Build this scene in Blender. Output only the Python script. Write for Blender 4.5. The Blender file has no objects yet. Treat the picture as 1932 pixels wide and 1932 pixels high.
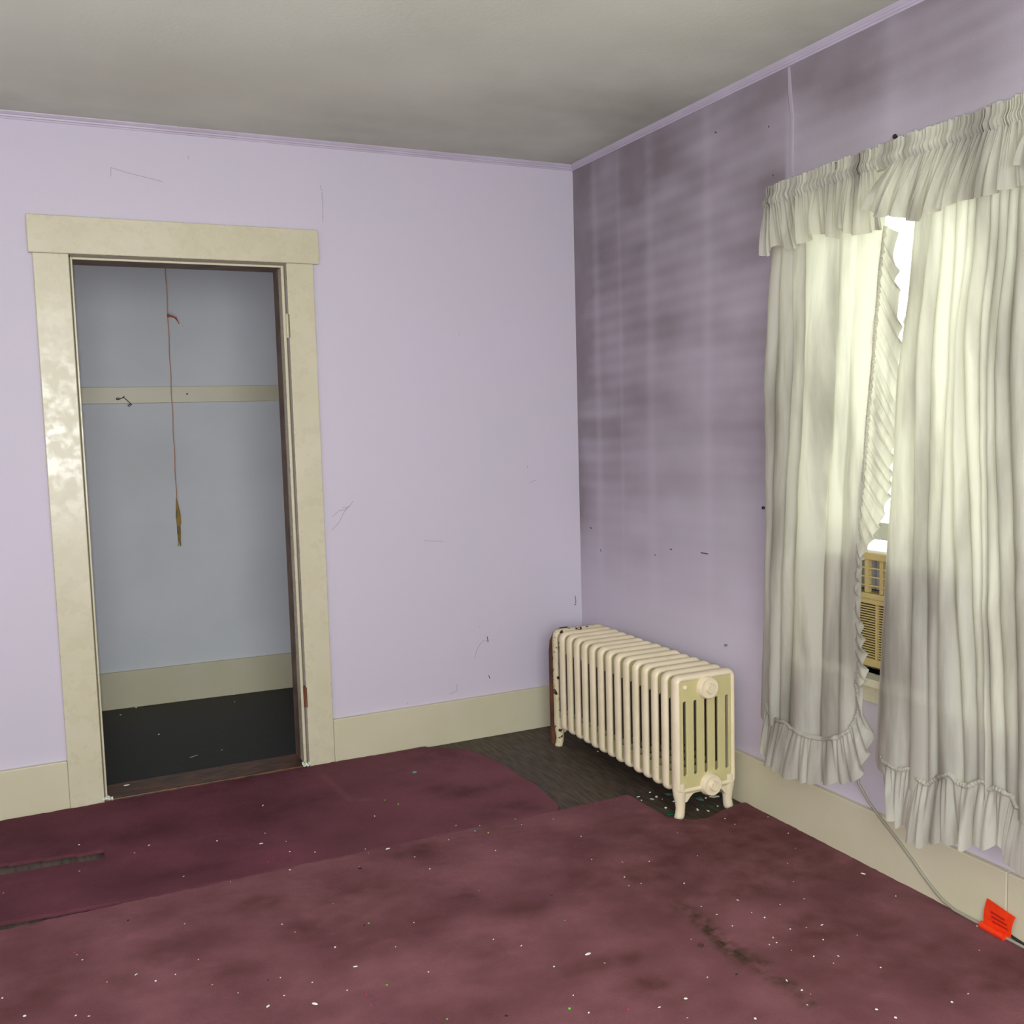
import bpy, bmesh, math, random
import numpy as np
from mathutils import Vector, Matrix
random.seed(7); RNG = np.random.default_rng(7)
C = bpy.context.scene.collection
scn = bpy.context.scene

# ---------------------------------------------------------------- camera
H = 2.51
cam_d = bpy.data.cameras.new('camera'); cam = bpy.data.objects.new('camera', cam_d); C.objects.link(cam)
cam_d.sensor_width = 36.0; cam_d.lens = 36.0 * 1891.05 / 1932.0; cam_d.clip_start = 0.02
CAM = Vector((-2.2399, -3.9881, 1.3946)); YAW, PITCH, ROLL = 0.4440, -0.0913, -0.0273
_f = Vector((math.sin(YAW)*math.cos(PITCH), math.cos(YAW)*math.cos(PITCH), math.sin(PITCH)))
_r = Vector((math.cos(YAW), -math.sin(YAW), 0)); _u = _r.cross(_f)
_R = _r*math.cos(ROLL) + _u*math.sin(ROLL); _U = _u*math.cos(ROLL) - _r*math.sin(ROLL)
cam.matrix_world = Matrix(((_R.x, _U.x, -_f.x, CAM.x), (_R.y, _U.y, -_f.y, CAM.y), (_R.z, _U.z, -_f.z, CAM.z), (0, 0, 0, 1)))
scn.camera = cam

# ---------------------------------------------------------------- sky, lamps, exposure
world = bpy.data.worlds.new('overcast_sky'); scn.world = world; world.use_nodes = True
bg = world.node_tree.nodes['Background']; bg.inputs[0].default_value = (0.97, 1.0, 0.96, 1); bg.inputs[1].default_value = 3.7
def light(name, kind, loc, target, energy, color=(1, 1, 1), **kw):
    d = bpy.data.lights.new(name, kind); d.energy = energy; d.color = color
    for k, v in kw.items(): setattr(d, k, v)
    o = bpy.data.objects.new(name, d); C.objects.link(o); o.location = loc
    o.rotation_euler = (Vector(target) - Vector(loc)).to_track_quat('-Z', 'Y').to_euler(); return o
# the camera's own flash, just beside the lens
light('camera_flash', 'POINT', (-2.255, -3.965, 1.345), (-1.05, -1.0, 1.02), 108.0, (0.95, 0.985, 1.0),
      shadow_soft_size=0.018)
# added fill light, set in an invented window opening behind the photographer
light('added_fill_light', 'AREA', (-2.1, -5.02, 1.5), (-2.1, 0, 1.6), 60.0, (0.95, 1.0, 0.98), shape='RECTANGLE', size=1.5, size_y=1.3)
scn.view_settings.view_transform = 'Standard'; scn.view_settings.look = 'None'
scn.view_settings.exposure = 0.0; scn.view_settings.gamma = 1.0; scn.view_settings.use_curve_mapping = False
scn.cycles.max_bounces = 8; scn.cycles.diffuse_bounces = 5; scn.cycles.transparent_max_bounces = 12
scn.cycles.sample_clamp_indirect = 6.0

# measured layout (metres)
RUF_A = [(-1.888,1.902,-1.93,1.874),(-1.879,1.839,-1.934,1.759),(-1.868,1.768,-1.945,1.658),(-1.864,1.711,-1.951,1.572),(-1.855,1.638,-1.95,1.471),(-1.846,1.535,-1.938,1.37),(-1.836,1.446,-1.939,1.311),(-1.825,1.356,-1.922,1.238),(-1.818,1.265,-1.918,1.163),(-1.806,1.172,-1.883,1.078),(-1.798,1.11,-1.854,1.022),(-1.792,1.032,-1.819,0.98),(-1.788,0.969,-1.805,0.94),(-1.782,0.89,-1.795,0.86),(-1.778,0.81,-1.81,0.768),(-1.783,0.731,-1.825,0.692),(-1.788,0.652,-1.834,0.614),(-1.784,0.587,-1.805,0.576),(-1.793,0.557,-1.827,0.501),(-1.795,0.517,-1.854,0.429),(-1.784,0.482,-1.834,0.383),(-1.759,0.443,-1.807,0.306),(-1.715,0.41,-1.738,0.269),(-1.646,0.384,-1.647,0.238),(-1.575,0.376,-1.563,0.219),(-1.506,0.38,-1.444,0.201),(-1.476,0.396,-1.428,0.227),(-1.41,0.39,-1.369,0.222),(-1.387,0.433,-1.364,0.29)]
RUF_B = [(-1.888,0.401,-1.9,0.286),(-1.899,0.381,-1.912,0.235),(-1.954,0.374,-1.952,0.212),(-2.007,0.396,-1.98,0.232),(-2.018,0.372,-1.989,0.188),(-2.057,0.363,-2.041,0.19),(-2.093,0.396,-2.072,0.214),(-2.127,0.417,-2.147,0.239),(-2.153,0.403,-2.16,0.258),(-2.187,0.401,-2.181,0.236),(-2.216,0.421,-2.206,0.257),(-2.235,0.433,-2.219,0.265),(-2.255,0.416,-2.242,0.258),(-2.275,0.426,-2.276,0.287),(-2.298,0.424,-2.285,0.293),(-2.318,0.416,-2.295,0.28),(-2.332,0.397,-2.293,0.234),(-2.362,0.394,-2.359,0.237),(-2.388,0.41,-2.398,0.266),(-2.423,0.402,-2.44,0.263)]
KA = [[(-1.426,1.863),(-1.476,1.856),(-1.524,1.848),(-1.576,1.841),(-1.712,1.821),(-1.779,1.811),(-1.867,1.798)],[(-1.406,1.53),(-1.455,1.527),(-1.538,1.523),(-1.599,1.519),(-1.7,1.514),(-1.754,1.511),(-1.836,1.506)],[(-1.396,1.013),(-1.437,1.017),(-1.508,1.023),(-1.552,1.027),(-1.657,1.036),(-1.726,1.042),(-1.794,1.048)],[(-1.376,0.421),(-1.437,0.436),(-1.481,0.447),(-1.504,0.453),(-1.635,0.486),(-1.715,0.505),(-1.784,0.523)]]
KB = [[(-2.005,1.846),(-2.071,1.835),(-2.113,1.828),(-2.149,1.821),(-2.185,1.815),(-2.21,1.811),(-2.251,1.804),(-2.272,1.8),(-2.301,1.795),(-2.331,1.79)],[(-1.99,1.695),(-2.061,1.687),(-2.102,1.682),(-2.146,1.676),(-2.18,1.672),(-2.202,1.67),(-2.24,1.665),(-2.263,1.662),(-2.294,1.658),(-2.329,1.654)],[(-1.956,1.5),(-2.05,1.494),(-2.086,1.492),(-2.143,1.489),(-2.173,1.488),(-2.196,1.486),(-2.232,1.484),(-2.257,1.483),(-2.287,1.481),(-2.324,1.479)],[(-1.926,1.06),(-2.035,1.07),(-2.078,1.073),(-2.129,1.078),(-2.167,1.081),(-2.215,1.085),(-2.245,1.088),(-2.27,1.09),(-2.3,1.093),(-2.338,1.096)],[(-1.886,0.456),(-2.025,0.494),(-2.101,0.516),(-2.134,0.525),(-2.201,0.544),(-2.249,0.557),(-2.281,0.566),(-2.294,0.569),(-2.327,0.579),(-2.369,0.59)]]
EDGE_B = [(-2.004,1.88),(-1.998,1.778),(-1.969,1.641),(-1.956,1.5),(-1.945,1.268),(-1.928,1.06),(-1.897,0.86),(-1.887,0.628),(-1.884,0.439)]
FLAP = [(-1.969,1.783),(-1.936,1.702),(-1.911,1.651),(-1.945,1.626),(-1.953,1.7)]
VAL_A_HEM = [(-1.424,1.895),(-1.472,1.881),(-1.492,1.914),(-1.556,1.89),(-1.598,1.899),(-1.632,1.901),(-1.648,1.921),(-1.72,1.898),(-1.756,1.886),(-1.762,1.916),(-1.814,1.884),(-1.844,1.884),(-1.863,1.901),(-1.921,1.885),(-1.958,1.889)]
VAL_A_TOP = [(-1.406,2.102),(-1.469,2.108),(-1.842,2.119),(-1.955,2.116)]
VAL_B_HEM = [(-1.867,1.944),(-1.902,1.919),(-1.967,1.909),(-1.985,1.9),(-2.035,1.883),(-2.042,1.902),(-2.081,1.895),(-2.106,1.901),(-2.147,1.909),(-2.202,1.905),(-2.248,1.906),(-2.278,1.908),(-2.314,1.906),(-2.349,1.906)]
VAL_B_TOP = [(-1.852,2.113),(-2.332,2.113)]
VAL_C = [(-2.314,1.957),(-2.359,1.927),(-2.355,2.101),(-2.346,2.062)]
CARPET_CUT = [(-0.8,-0.048),(-0.655,-0.164),(-0.603,-0.377),(-0.603,-0.545),(-0.588,-0.64),(-0.607,-0.88),(-0.653,-0.922),(-0.344,-0.923),(-0.343,-1.018),(-0.345,-1.156),(-0.311,-1.212),(-0.232,-1.246),(-0.148,-1.224),(-0.051,-1.195)]
SLIT = [(-2.419,-0.441),(-2.113,-0.487),(-2.117,-0.559),(-2.417,-0.528)]
GAP = [(-2.408,-0.876),(-2.406,-0.94),(-2.22,-0.901),(-2.222,-0.946),(-2.136,-0.903),(-2.139,-0.945),(-1.999,-0.93),(-2.0,-0.944),(-1.508,-0.95),(-0.958,-0.947)]
FADED = [(-1.281,-0.149),(-1.265,-0.478),(-1.193,-0.507)]
DEBRIS = {'white': [(-0.587,-0.616),(-1.23,-0.666),(-1.009,-0.884),(-0.938,-0.925),(-1.342,-0.95),(-1.342,-0.916),(-1.22,-1.051),(-1.209,-1.156),(-0.809,-0.988),(-0.692,-1.0),(-0.738,-1.343),(-0.711,-1.494),(-0.731,-1.55),(-1.133,-1.362),(-1.599,-1.474),(-1.455,-1.547),(-1.01,-1.878),(-1.131,-1.832),(-1.211,-1.637),(-1.16,-1.702),(-1.422,-1.704),(-1.628,-1.686),(-1.15,-1.966),(-1.153,-2.045),(-1.368,-1.449),(-0.679,-1.172),(-1.075,-0.981),(-0.49,-0.918),(-0.974,-1.133),(-0.586,-1.439),(-1.398,-1.034),(-1.972,-0.531),(-1.763,-0.608),(-1.597,-0.949),(-1.777,-0.941),(-2.182,-0.41),(-2.155,-1.361),(-2.086,-1.359),(-2.045,-1.415),(-1.996,-1.407),(-1.761,-1.55),(-2.232,-1.482),(-2.218,-1.18),(-1.933,-1.361),(-2.206,-1.216),(-1.92,-1.501),(-1.695,-1.282),(-1.598,-1.472),(-1.939,-1.146),(-1.869,-1.569),(-1.771,-1.635),(-1.901,-0.833),(-1.494,-0.859),(-1.566,-0.815),(-1.56,-0.366),(-1.558,-0.728),(-2.392,-1.314),(-2.204,-1.499),(-1.695,-1.611),(-0.587,-1.439),(-0.619,-1.753),(-0.609,-1.811),(-0.518,-1.848),(-0.505,-1.887),(-0.506,-1.772),(-0.611,-1.882),(-0.564,-2.006),(-0.587,-2.005),(-0.486,-1.969),(-0.443,-1.983),(-0.397,-1.992),(-0.337,-1.856),(-0.292,-1.759),(-0.224,-1.656),(-0.1,-1.967),(-0.448,-2.052),(-0.526,-2.103),(-0.471,-2.131),(-0.556,-2.054),(-0.506,-2.151),(-0.354,-2.077),(-0.418,-2.221),(-0.139,-2.279),(-0.324,-2.401),(-0.996,-2.104),(-0.66,-2.156),(-0.657,-2.206),(-0.65,-2.228),(-0.687,-2.258),(-0.821,-2.054),(-0.387,-1.304),(-0.178,-1.34),(-0.177,-1.285),(-0.072,-1.483),(-0.04,-1.344),(-0.433,-1.479),(-0.579,-1.614),(-0.419,-1.85),(-0.749,-1.886),(-0.963,-2.169),(-0.13,-1.585),(-0.042,-2.192)],'green': [(-1.15,-0.54),(-1.12,-0.601),(-1.537,-1.23),(-1.48,-1.392),(-0.995,-1.639),(-1.534,-1.71),(-1.455,-1.912),(-1.184,-2.009),(-0.807,-0.935),(-1.606,-0.624)],'red': [(-1.592,-1.726),(-1.065,-2.077),(-1.645,-0.858),(-2.224,-1.166)],'orange': [(-1.119,-0.356),(-1.674,-1.342)],'yellow': [(-0.69,-1.553),(-0.937,-0.994),(-0.662,-1.403),(-2.021,-0.571),(-2.19,-0.63),(-2.404,-0.681),(-0.555,-1.982)],'dark': [(-1.495,-1.397),(-1.328,-1.966),(-0.959,-1.492),(-1.4,-1.047),(-2.08,-1.047),(-1.792,-1.549),(-0.75,-2.077)],'big': [(-1.277,-0.952),(-1.578,-1.593),(-1.027,-1.822),(-1.637,-0.706),(-1.714,-1.706),(-1.816,-1.663),(-2.342,-1.426),(-0.078,-1.82),(-0.386,-2.408),(-0.561,-2.348),(-0.547,-2.391),(-0.922,-2.105),(-0.829,-2.245)],'magenta': [(-1.595,-1.774)],'cyan': [(-0.97,-0.959)],'ring': [(-0.954,-0.32),(-0.746,-1.925)]}
CLOSET_DEB = [(-1.849,1.312),(-1.93,1.216),(-1.368,1.301),(-1.39,1.157),(-1.579,0.404),(-1.798,0.782),(-1.637,0.184),(-1.574,0.139),(-1.429,0.165)]
CLOSET_BIG = [(-1.992,0.093),(-1.698,0.365)]
SHARDS = [(-0.247,-0.928),(-0.308,-0.943),(-0.317,-0.978),(-0.251,-0.976),(-0.277,-0.987),(-0.338,-1.08),(-0.346,-1.124),(-0.341,-1.165),(-0.281,-1.081),(-0.101,-1.074),(-0.167,-1.176),(-0.023,-1.051),(-0.112,-1.158),(-0.193,-1.15),(-0.221,-1.045),(-0.245,-1.005),(-0.18,-0.432),(-0.358,-1.069)]
GLASS = [(-0.197,-0.98),(-0.126,-1.073),(-0.066,-1.08),(-0.156,-1.127),(-0.134,-1.146),(-0.3,-1.138)]
TRAIL = [(-0.672,-1.707),(-0.669,-1.761),(-0.672,-1.848),(-0.684,-1.926),(-0.694,-1.988),(-0.682,-2.038),(-0.674,-2.075),(-0.686,-2.12),(-0.67,-2.168),(-0.674,-2.243)]
BLOBS = [(-1.186,-1.366),(-1.273,-1.442),(-1.08,-1.512),(-1.19,-1.011),(-0.914,-0.543),(-0.832,-0.612),(-1.492,-1.199),(-0.67,-1.518),(-1.225,-1.007),(-1.058,-1.867),(-0.978,-2.011),(-0.952,-1.886),(-1.245,-1.667),(-1.736,-1.144),(-1.972,-1.25),(-2.034,-1.023),(-1.878,-1.461),(-2.126,-1.37),(-1.701,-1.121),(-2.211,-1.096),(-1.666,-1.354),(-2.305,-1.326),(-1.89,-0.802),(-0.352,-1.712),(-0.222,-1.739),(-0.183,-1.863),(-0.345,-1.46),(-0.107,-1.468),(-0.533,-2.192),(-0.405,-2.23),(-0.222,-2.221),(-0.178,-2.352),(-0.215,-2.422),(-0.347,-2.361),(-0.373,-2.023),(-0.406,-1.943),(-0.257,-2.086),(-0.979,-2.098),(-0.97,-2.008),(-0.486,-2.056),(-0.488,-1.696)]
SCUFF_BACK = [[(-1.917,2.347),(-1.862,2.333),(-1.752,2.313),(-1.738,2.31)],[(-1.917,2.347),(-1.919,2.315)],[(-1.645,2.412),(-1.642,2.4)],[(-1.145,2.34),(-1.139,2.32)],[(-1.139,2.316),(-1.137,2.269),(-1.14,2.197)],[(-1.158,0.969),(-1.126,0.999),(-1.107,1.035),(-1.083,1.062)],[(-1.154,1.023),(-1.124,1.047),(-1.102,1.048),(-1.084,1.057),(-1.064,1.082)],[(-1.11,1.057),(-1.09,1.058)],[(-0.545,0.355),(-0.54,0.373),(-0.528,0.403),(-0.502,0.43),(-0.482,0.428),(-0.477,0.42)],[(-0.481,0.447),(-0.477,0.422)],[(-0.479,0.272),(-0.474,0.257)],[(-0.034,0.584),(-0.031,0.562),(-0.032,0.547)],[(-0.04,0.543),(-0.029,0.542)],[(-0.668,0.213),(-0.633,0.225),(-0.632,0.255)],[(-0.871,0.196),(-0.859,0.206)],[(-0.572,1.769),(-0.567,1.76)],[(-0.255,1.115),(-0.218,1.127)],[(-0.761,0.895),(-0.676,0.884)],[(-0.261,1.193),(-0.259,1.179)],[(-0.52,0.494),(-0.513,0.496)]]
SCUFF_RIGHT = [[(-0.718,0.872),(-0.732,0.872)],[(-0.919,0.88),(-0.965,0.88)],[(-0.608,0.837),(-0.616,0.838)],[(-1.028,2.386),(-1.037,2.38)],[(-1.312,2.33),(-1.315,2.325)],[(-1.333,2.17),(-1.335,2.166)],[(-0.091,0.905),(-0.109,0.902)],[(-0.18,0.816),(-0.185,0.805)]]
STUDS = [-0.183,-0.601,-0.972,-0.369]
# ---------------------------------------------------------------- helpers
def lin(c): return tuple((x/12.92 if x <= .04045 else ((x+.055)/1.055)**2.4) for x in c)
def rgb(r, g, b): return lin((r/255, g/255, b/255)) + (1.0,)
def nodes(m):
    m.use_nodes = True; nt = m.node_tree; return nt, nt.nodes, nt.links
def mat(name, col, rough=0.6, col2=None, scale=3.0, amt=0.5, detail=4.0, bump=0.0, bscale=60.0, metallic=0.0, spec=0.5, stretch=None, lo=.35, hi=.65):
    m = bpy.data.materials.new(name); nt, N, L = nodes(m); b = N['Principled BSDF']
    b.inputs['Roughness'].default_value = rough; b.inputs['Metallic'].default_value = metallic
    b.inputs['Specular IOR Level'].default_value = spec; b.inputs['Base Color'].default_value = col
    geo = N.new('ShaderNodeNewGeometry'); mp = N.new('ShaderNodeMapping'); L.new(geo.outputs['Position'], mp.inputs[0])
    if stretch: mp.inputs['Scale'].default_value = stretch
    if col2:
        n = N.new('ShaderNodeTexNoise'); n.inputs['Scale'].default_value = scale; n.inputs['Detail'].default_value = detail
        L.new(mp.outputs[0], n.inputs[0]); r = N.new('ShaderNodeMapRange'); L.new(n.outputs[0], r.inputs[0])
        r.inputs[1].default_value = lo; r.inputs[2].default_value = hi; r.inputs[4].default_value = amt
        mx = N.new('ShaderNodeMix'); mx.data_type = 'RGBA'; mx.inputs['A'].default_value = col; mx.inputs['B'].default_value = col2
        L.new(r.outputs[0], mx.inputs[0]); L.new(mx.outputs['Result'], b.inputs['Base Color']); m['mix'] = mx.name
    if bump:
        n = N.new('ShaderNodeTexNoise'); n.inputs['Scale'].default_value = bscale; n.inputs['Detail'].default_value = 3
        L.new(mp.outputs[0], n.inputs[0]); bp = N.new('ShaderNodeBump'); bp.inputs['Strength'].default_value = bump
        bp.inputs['Distance'].default_value = 0.004; L.new(n.outputs[0], bp.inputs['Height']); L.new(bp.outputs[0], b.inputs['Normal'])
    return m
def add_layer(m, col, attr=None, scale=20.0, lo=.45, hi=.6, amt=1.0, detail=6.0, floor=0.0):
    """mix a dirt colour over the base: strength = attribute x noise"""
    nt, N, L = nodes(m); b = N['Principled BSDF']
    src = b.inputs['Base Color'].links[0].from_socket if b.inputs['Base Color'].links else None
    mx = N.new('ShaderNodeMix'); mx.data_type = 'RGBA'; mx.inputs['B'].default_value = col
    if src: L.new(src, mx.inputs['A'])
    else: mx.inputs['A'].default_value = b.inputs['Base Color'].default_value
    geo = N.new('ShaderNodeNewGeometry'); n = N.new('ShaderNodeTexNoise'); n.inputs['Scale'].default_value = scale; n.inputs['Detail'].default_value = detail
    L.new(geo.outputs['Position'], n.inputs[0]); r = N.new('ShaderNodeMapRange'); L.new(n.outputs[0], r.inputs[0])
    r.inputs[1].default_value = lo; r.inputs[2].default_value = hi; r.inputs[3].default_value = floor; r.inputs[4].default_value = amt
    out = r.outputs[0]
    if attr:
        a = N.new('ShaderNodeAttribute'); a.attribute_name = attr; mu = N.new('ShaderNodeMath'); mu.operation = 'MULTIPLY'
        L.new(a.outputs['Fac'], mu.inputs[0]); L.new(out, mu.inputs[1]); out = mu.outputs[0]; mu.use_clamp = True
    L.new(out, mx.inputs[0]); L.new(mx.outputs['Result'], b.inputs['Base Color']); return m

class MB:
    def __init__(s): s.v, s.f = [], []
    def add(s, vs, fs):
        o = len(s.v); s.v += [tuple(v) for v in vs]; s.f += [tuple(i+o for i in f) for f in fs]; return s
    def box(s, a, b, M=None):
        (x0, y0, z0), (x1, y1, z1) = a, b
        vs = [Vector(p) for p in ((x0,y0,z0),(x1,y0,z0),(x1,y1,z0),(x0,y1,z0),(x0,y0,z1),(x1,y0,z1),(x1,y1,z1),(x0,y1,z1))]
        if M: vs = [M @ v for v in vs]
        return s.add(vs, [(0,3,2,1),(4,5,6,7),(0,1,5,4),(1,2,6,5),(2,3,7,6),(3,0,4,7)])
    def prism(s, poly, ax, lo, hi):
        """polygon in the plane normal to axis ax, extruded lo..hi"""
        def P(p, w): q = list(p); q.insert(ax, w); return q
        n = len(poly); vs = [P(p, lo) for p in poly] + [P(p, hi) for p in poly]
        return s.add(vs, [tuple(range(n))[::-1], tuple(range(n, 2*n))] + [(i, (i+1) % n, n+(i+1) % n, n+i) for i in range(n)])
    def tube(s, pts, r, k=10, closed=False, caps=True):
        pts = [Vector(p) for p in pts]; n = len(pts); rs = r if hasattr(r, '__len__') else [r]*n
        up = Vector((0, 0, 1)); rings = []; prev = None
        for i, p in enumerate(pts):
            a = pts[(i-1) % n] if (closed or i > 0) else p; b = pts[(i+1) % n] if (closed or i < n-1) else p
            t = (b - a).normalized()
            if prev is None: nrm = t.orthogonal().normalized()
            else: nrm = (prev - t*prev.dot(t)).normalized()
            prev = nrm; bn = t.cross(nrm)
            rings.append([p + (nrm*math.cos(2*math.pi*j/k) + bn*math.sin(2*math.pi*j/k))*rs[i] for j in range(k)])
        vs = [v for ring in rings for v in ring]; fs = []
        for i in range(n if closed else n-1):
            for j in range(k):
                a0 = i*k+j; a1 = i*k+(j+1) % k; b0 = ((i+1) % n)*k+j; b1 = ((i+1) % n)*k+(j+1) % k
                fs.append((a0, a1, b1, b0))
        if caps and not closed: fs += [tuple(range(k))[::-1], tuple(range((n-1)*k, n*k))]
        return s.add(vs, fs)
    def lathe(s, prof, k, M):
        vs = []; fs = []
        for r, h in prof: vs += [M @ Vector((r*math.cos(2*math.pi*j/k), r*math.sin(2*math.pi*j/k), h)) for j in range(k)]
        for i in range(len(prof)-1):
            for j in range(k): fs.append((i*k+j, i*k+(j+1) % k, (i+1)*k+(j+1) % k, (i+1)*k+j))
        fs += [tuple(range(k))[::-1], tuple(range((len(prof)-1)*k, len(prof)*k))]
        return s.add(vs, fs)
    def build(s, name, m, parent=None, smooth=False, bevel=0.0, loc=None):
        me = bpy.data.meshes.new(name); me.from_pydata([tuple(v) for v in s.v], [], s.f); me.update()
        bm = bmesh.new(); bm.from_mesh(me); bmesh.ops.recalc_face_normals(bm, faces=bm.faces)
        if loc is not None: bmesh.ops.translate(bm, verts=bm.verts, vec=-Vector(loc))
        bm.to_mesh(me); bm.free()
        if m: me.materials.append(m)
        o = bpy.data.objects.new(name, me); C.objects.link(o)
        if loc is not None: o.location = loc
        if parent: o.parent = parent; o.matrix_parent_inverse = parent.matrix_basis.inverted()
        if smooth:
            me.polygons.foreach_set('use_smooth', [True]*len(me.polygons)); me.set_sharp_from_angle(angle=math.radians(50))
        if bevel:
            b = o.modifiers.new('bevel', 'BEVEL'); b.width = bevel; b.segments = 2; b.limit_method = 'ANGLE'; b.angle_limit = math.radians(50)
        return o
def tag(o, label=None, cat=None, group=None, kind=None):
    for k, v in (('label', label), ('category', cat), ('group', group), ('kind', kind)):
        if v: o[k] = v
    return o
def empty(name, loc=(0, 0, 0), rz=0):
    o = bpy.data.objects.new(name, None); C.objects.link(o); o.empty_display_size = .05; o.location = loc; o.rotation_euler = (0, 0, rz); return o
def copy_tree(o, parent=None):
    c = o.copy(); C.objects.link(c)
    if parent: c.parent = parent
    for ch in [x for x in o.children]: copy_tree(ch, c)
    return c
def struct(o, label=None): o['kind'] = 'structure'; return tag(o, label)
def grid_mesh(name, P, m, parent=None, thick=0.0, attrs=None, mask=None, smooth=True):
    """P: (ny, nx, 3) array"""
    ny, nx = P.shape[:2]; idx = np.arange(ny*nx).reshape(ny, nx)
    q = np.stack([idx[:-1, :-1], idx[:-1, 1:], idx[1:, 1:], idx[1:, :-1]], -1)
    if mask is not None: q = q[mask]
    q = q.reshape(-1, 4)
    used = np.unique(q); remap = -np.ones(ny*nx, int); remap[used] = np.arange(len(used))
    V = P.reshape(-1, 3)[used]; q = remap[q]
    if thick:
        # closed slab: underside and rim
        e = np.concatenate([q[:, [0, 1]], q[:, [1, 2]], q[:, [2, 3]], q[:, [3, 0]]]); key = set(map(tuple, e))
        rim = np.array([(a, b) for a, b in e if (b, a) not in key]); n = len(V)
        V2 = V.copy(); V2 += np.array(thick, float); V = np.concatenate([V, V2])
        q = np.concatenate([q, q[:, ::-1] + n, np.stack([rim[:, 1], rim[:, 0], rim[:, 0]+n, rim[:, 1]+n], -1)])
    me = bpy.data.meshes.new(name); me.from_pydata(V.tolist(), [], q.tolist()); me.update(); me.materials.append(m)
    for k, a in (attrs or {}).items():
        at = me.attributes.new(k, 'FLOAT', 'POINT'); w = a.reshape(-1)[used]
        if thick: w = np.concatenate([w, w])
        at.data.foreach_set('value', w.astype(np.float32))
    if smooth: me.polygons.foreach_set('use_smooth', [True]*len(me.polygons))
    if thick and smooth: me.set_sharp_from_angle(angle=math.radians(50))
    o = bpy.data.objects.new(name, me); C.objects.link(o)
    if parent: o.parent = parent; o.matrix_parent_inverse = parent.matrix_basis.inverted()
    return o
def vnoise(x, y, s, seed=0):
    """smooth value noise on arrays"""
    r = np.random.default_rng(seed).random((256, 256)); x = x*s+1000.37; y = y*s+1000.73
    xi = np.floor(x).astype(int); yi = np.floor(y).astype(int); fx = x-xi; fy = y-yi
    fx = fx*fx*(3-2*fx); fy = fy*fy*(3-2*fy); g = lambda a, b: r[a % 256, b % 256]
    return (g(xi, yi)*(1-fx)*(1-fy)+g(xi+1, yi)*fx*(1-fy)+g(xi, yi+1)*(1-fx)*fy+g(xi+1, yi+1)*fx*fy)*2-1

# ---------------------------------------------------------------- materials
LILAC = rgb(206, 196, 222)
m_wall = mat('lilac_paint', rgb(202, 193, 209), 0.62, rgb(196, 192, 204), 1.6, 0.7, bump=0.10, bscale=90)
m_soot = mat('sooty_lilac_paint', rgb(205, 196, 212), 0.6, rgb(198, 192, 204), 1.6, 0.6, bump=0.12, bscale=90)
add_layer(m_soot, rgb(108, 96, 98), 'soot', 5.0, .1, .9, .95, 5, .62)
m_closet = mat('closet_paint', rgb(214, 216, 222), 0.7, rgb(200, 204, 208), 1.8, 0.8, bump=0.1, bscale=90)
m_trimlilac = mat('lilac_gloss_trim', rgb(190, 182, 198), 0.42, rgb(172, 162, 176), 4, 0.6)
m_ceil = mat('dusty_ceiling_paint', rgb(226, 232, 216), 0.85, rgb(214, 219, 202), 1.2, 0.8, bump=0.15, bscale=70)
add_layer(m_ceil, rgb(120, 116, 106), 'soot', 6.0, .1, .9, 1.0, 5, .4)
m_cream = mat('cream_gloss_paint', rgb(204, 197, 172), 0.27, rgb(194, 188, 158), 5, 0.7, bump=0.10, bscale=24)
m_cream2 = mat('cream_satin_paint', rgb(202, 195, 170), 0.4, rgb(196, 190, 160), 5, 0.7, bump=0.05, bscale=30)
_nt, _N, _L = nodes(m_cream); _n = _N.new('ShaderNodeTexNoise'); _n.inputs['Scale'].default_value = 24; _n.inputs['Detail'].default_value = 5; _g = _N.new('ShaderNodeNewGeometry'); _L.new(_g.outputs['Position'], _n.inputs[0])
_r = _N.new('ShaderNodeMapRange'); _r.inputs[1].default_value = .42; _r.inputs[2].default_value = .58; _r.inputs[3].default_value = .26; _r.inputs[4].default_value = .38; _L.new(_n.outputs[0], _r.inputs[0]); _L.new(_r.outputs[0], _N['Principled BSDF'].inputs['Roughness'])
m_creamdark = mat('cream_paint_dark', rgb(128, 108, 92), 0.6, rgb(96, 76, 64), 12, 0.8)  # darker brown-cream for the inner jamb, upper hinge mark and one nail
m_gap = mat('shadow_gap_wood', rgb(126, 118, 96), 0.8)
m_wood = mat('black_stained_boards', rgb(50, 40, 35), 0.6, rgb(92, 80, 64), 9, 0.8, stretch=(9, 1.2, 1), bump=0.3, bscale=30)
m_closetwood = mat('black_closet_boards', rgb(22, 20, 20), 0.6, rgb(34, 31, 30), 9, 0.8, stretch=(1.2, 9, 1), bump=0.3, bscale=30)
m_thresh = mat('worn_brown_threshold', rgb(104, 62, 34), 0.45, rgb(40, 24, 18), 14, 1.0, stretch=(1, 5, 1), bump=.3)
m_dark = mat('blackened_metal', rgb(30, 24, 22), 0.5)
m_rust = mat('rusted_iron', rgb(104, 58, 30), 0.7, rgb(58, 34, 22), 12, 1.0, bump=.3)
m_rad = mat('radiator_cream_enamel', rgb(234, 219, 190), 0.38, rgb(212, 200, 164), 8, 0.6, bump=.06, bscale=60)
m_radpanel = mat('radiator_yellowed_enamel', rgb(200, 190, 136), 0.4, rgb(190, 182, 132), 8, 0.6, bump=.06, bscale=60)
m_radrust = mat('radiator_chipped_enamel', rgb(218, 204, 170), 0.4, rgb(206, 196, 158), 8, 0.6, bump=.06)
add_layer(m_radrust, rgb(64, 40, 26), None, 42.0, .575, .61, 1.0, 3)
add_layer(m_rad, rgb(150, 100, 50), None, 60.0, .74, .78, .8, 3)
m_radshade = mat('shaded_radiator_core', rgb(92, 80, 62), .8)  # deep shade between the radiator columns, painted as a dark colour
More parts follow.
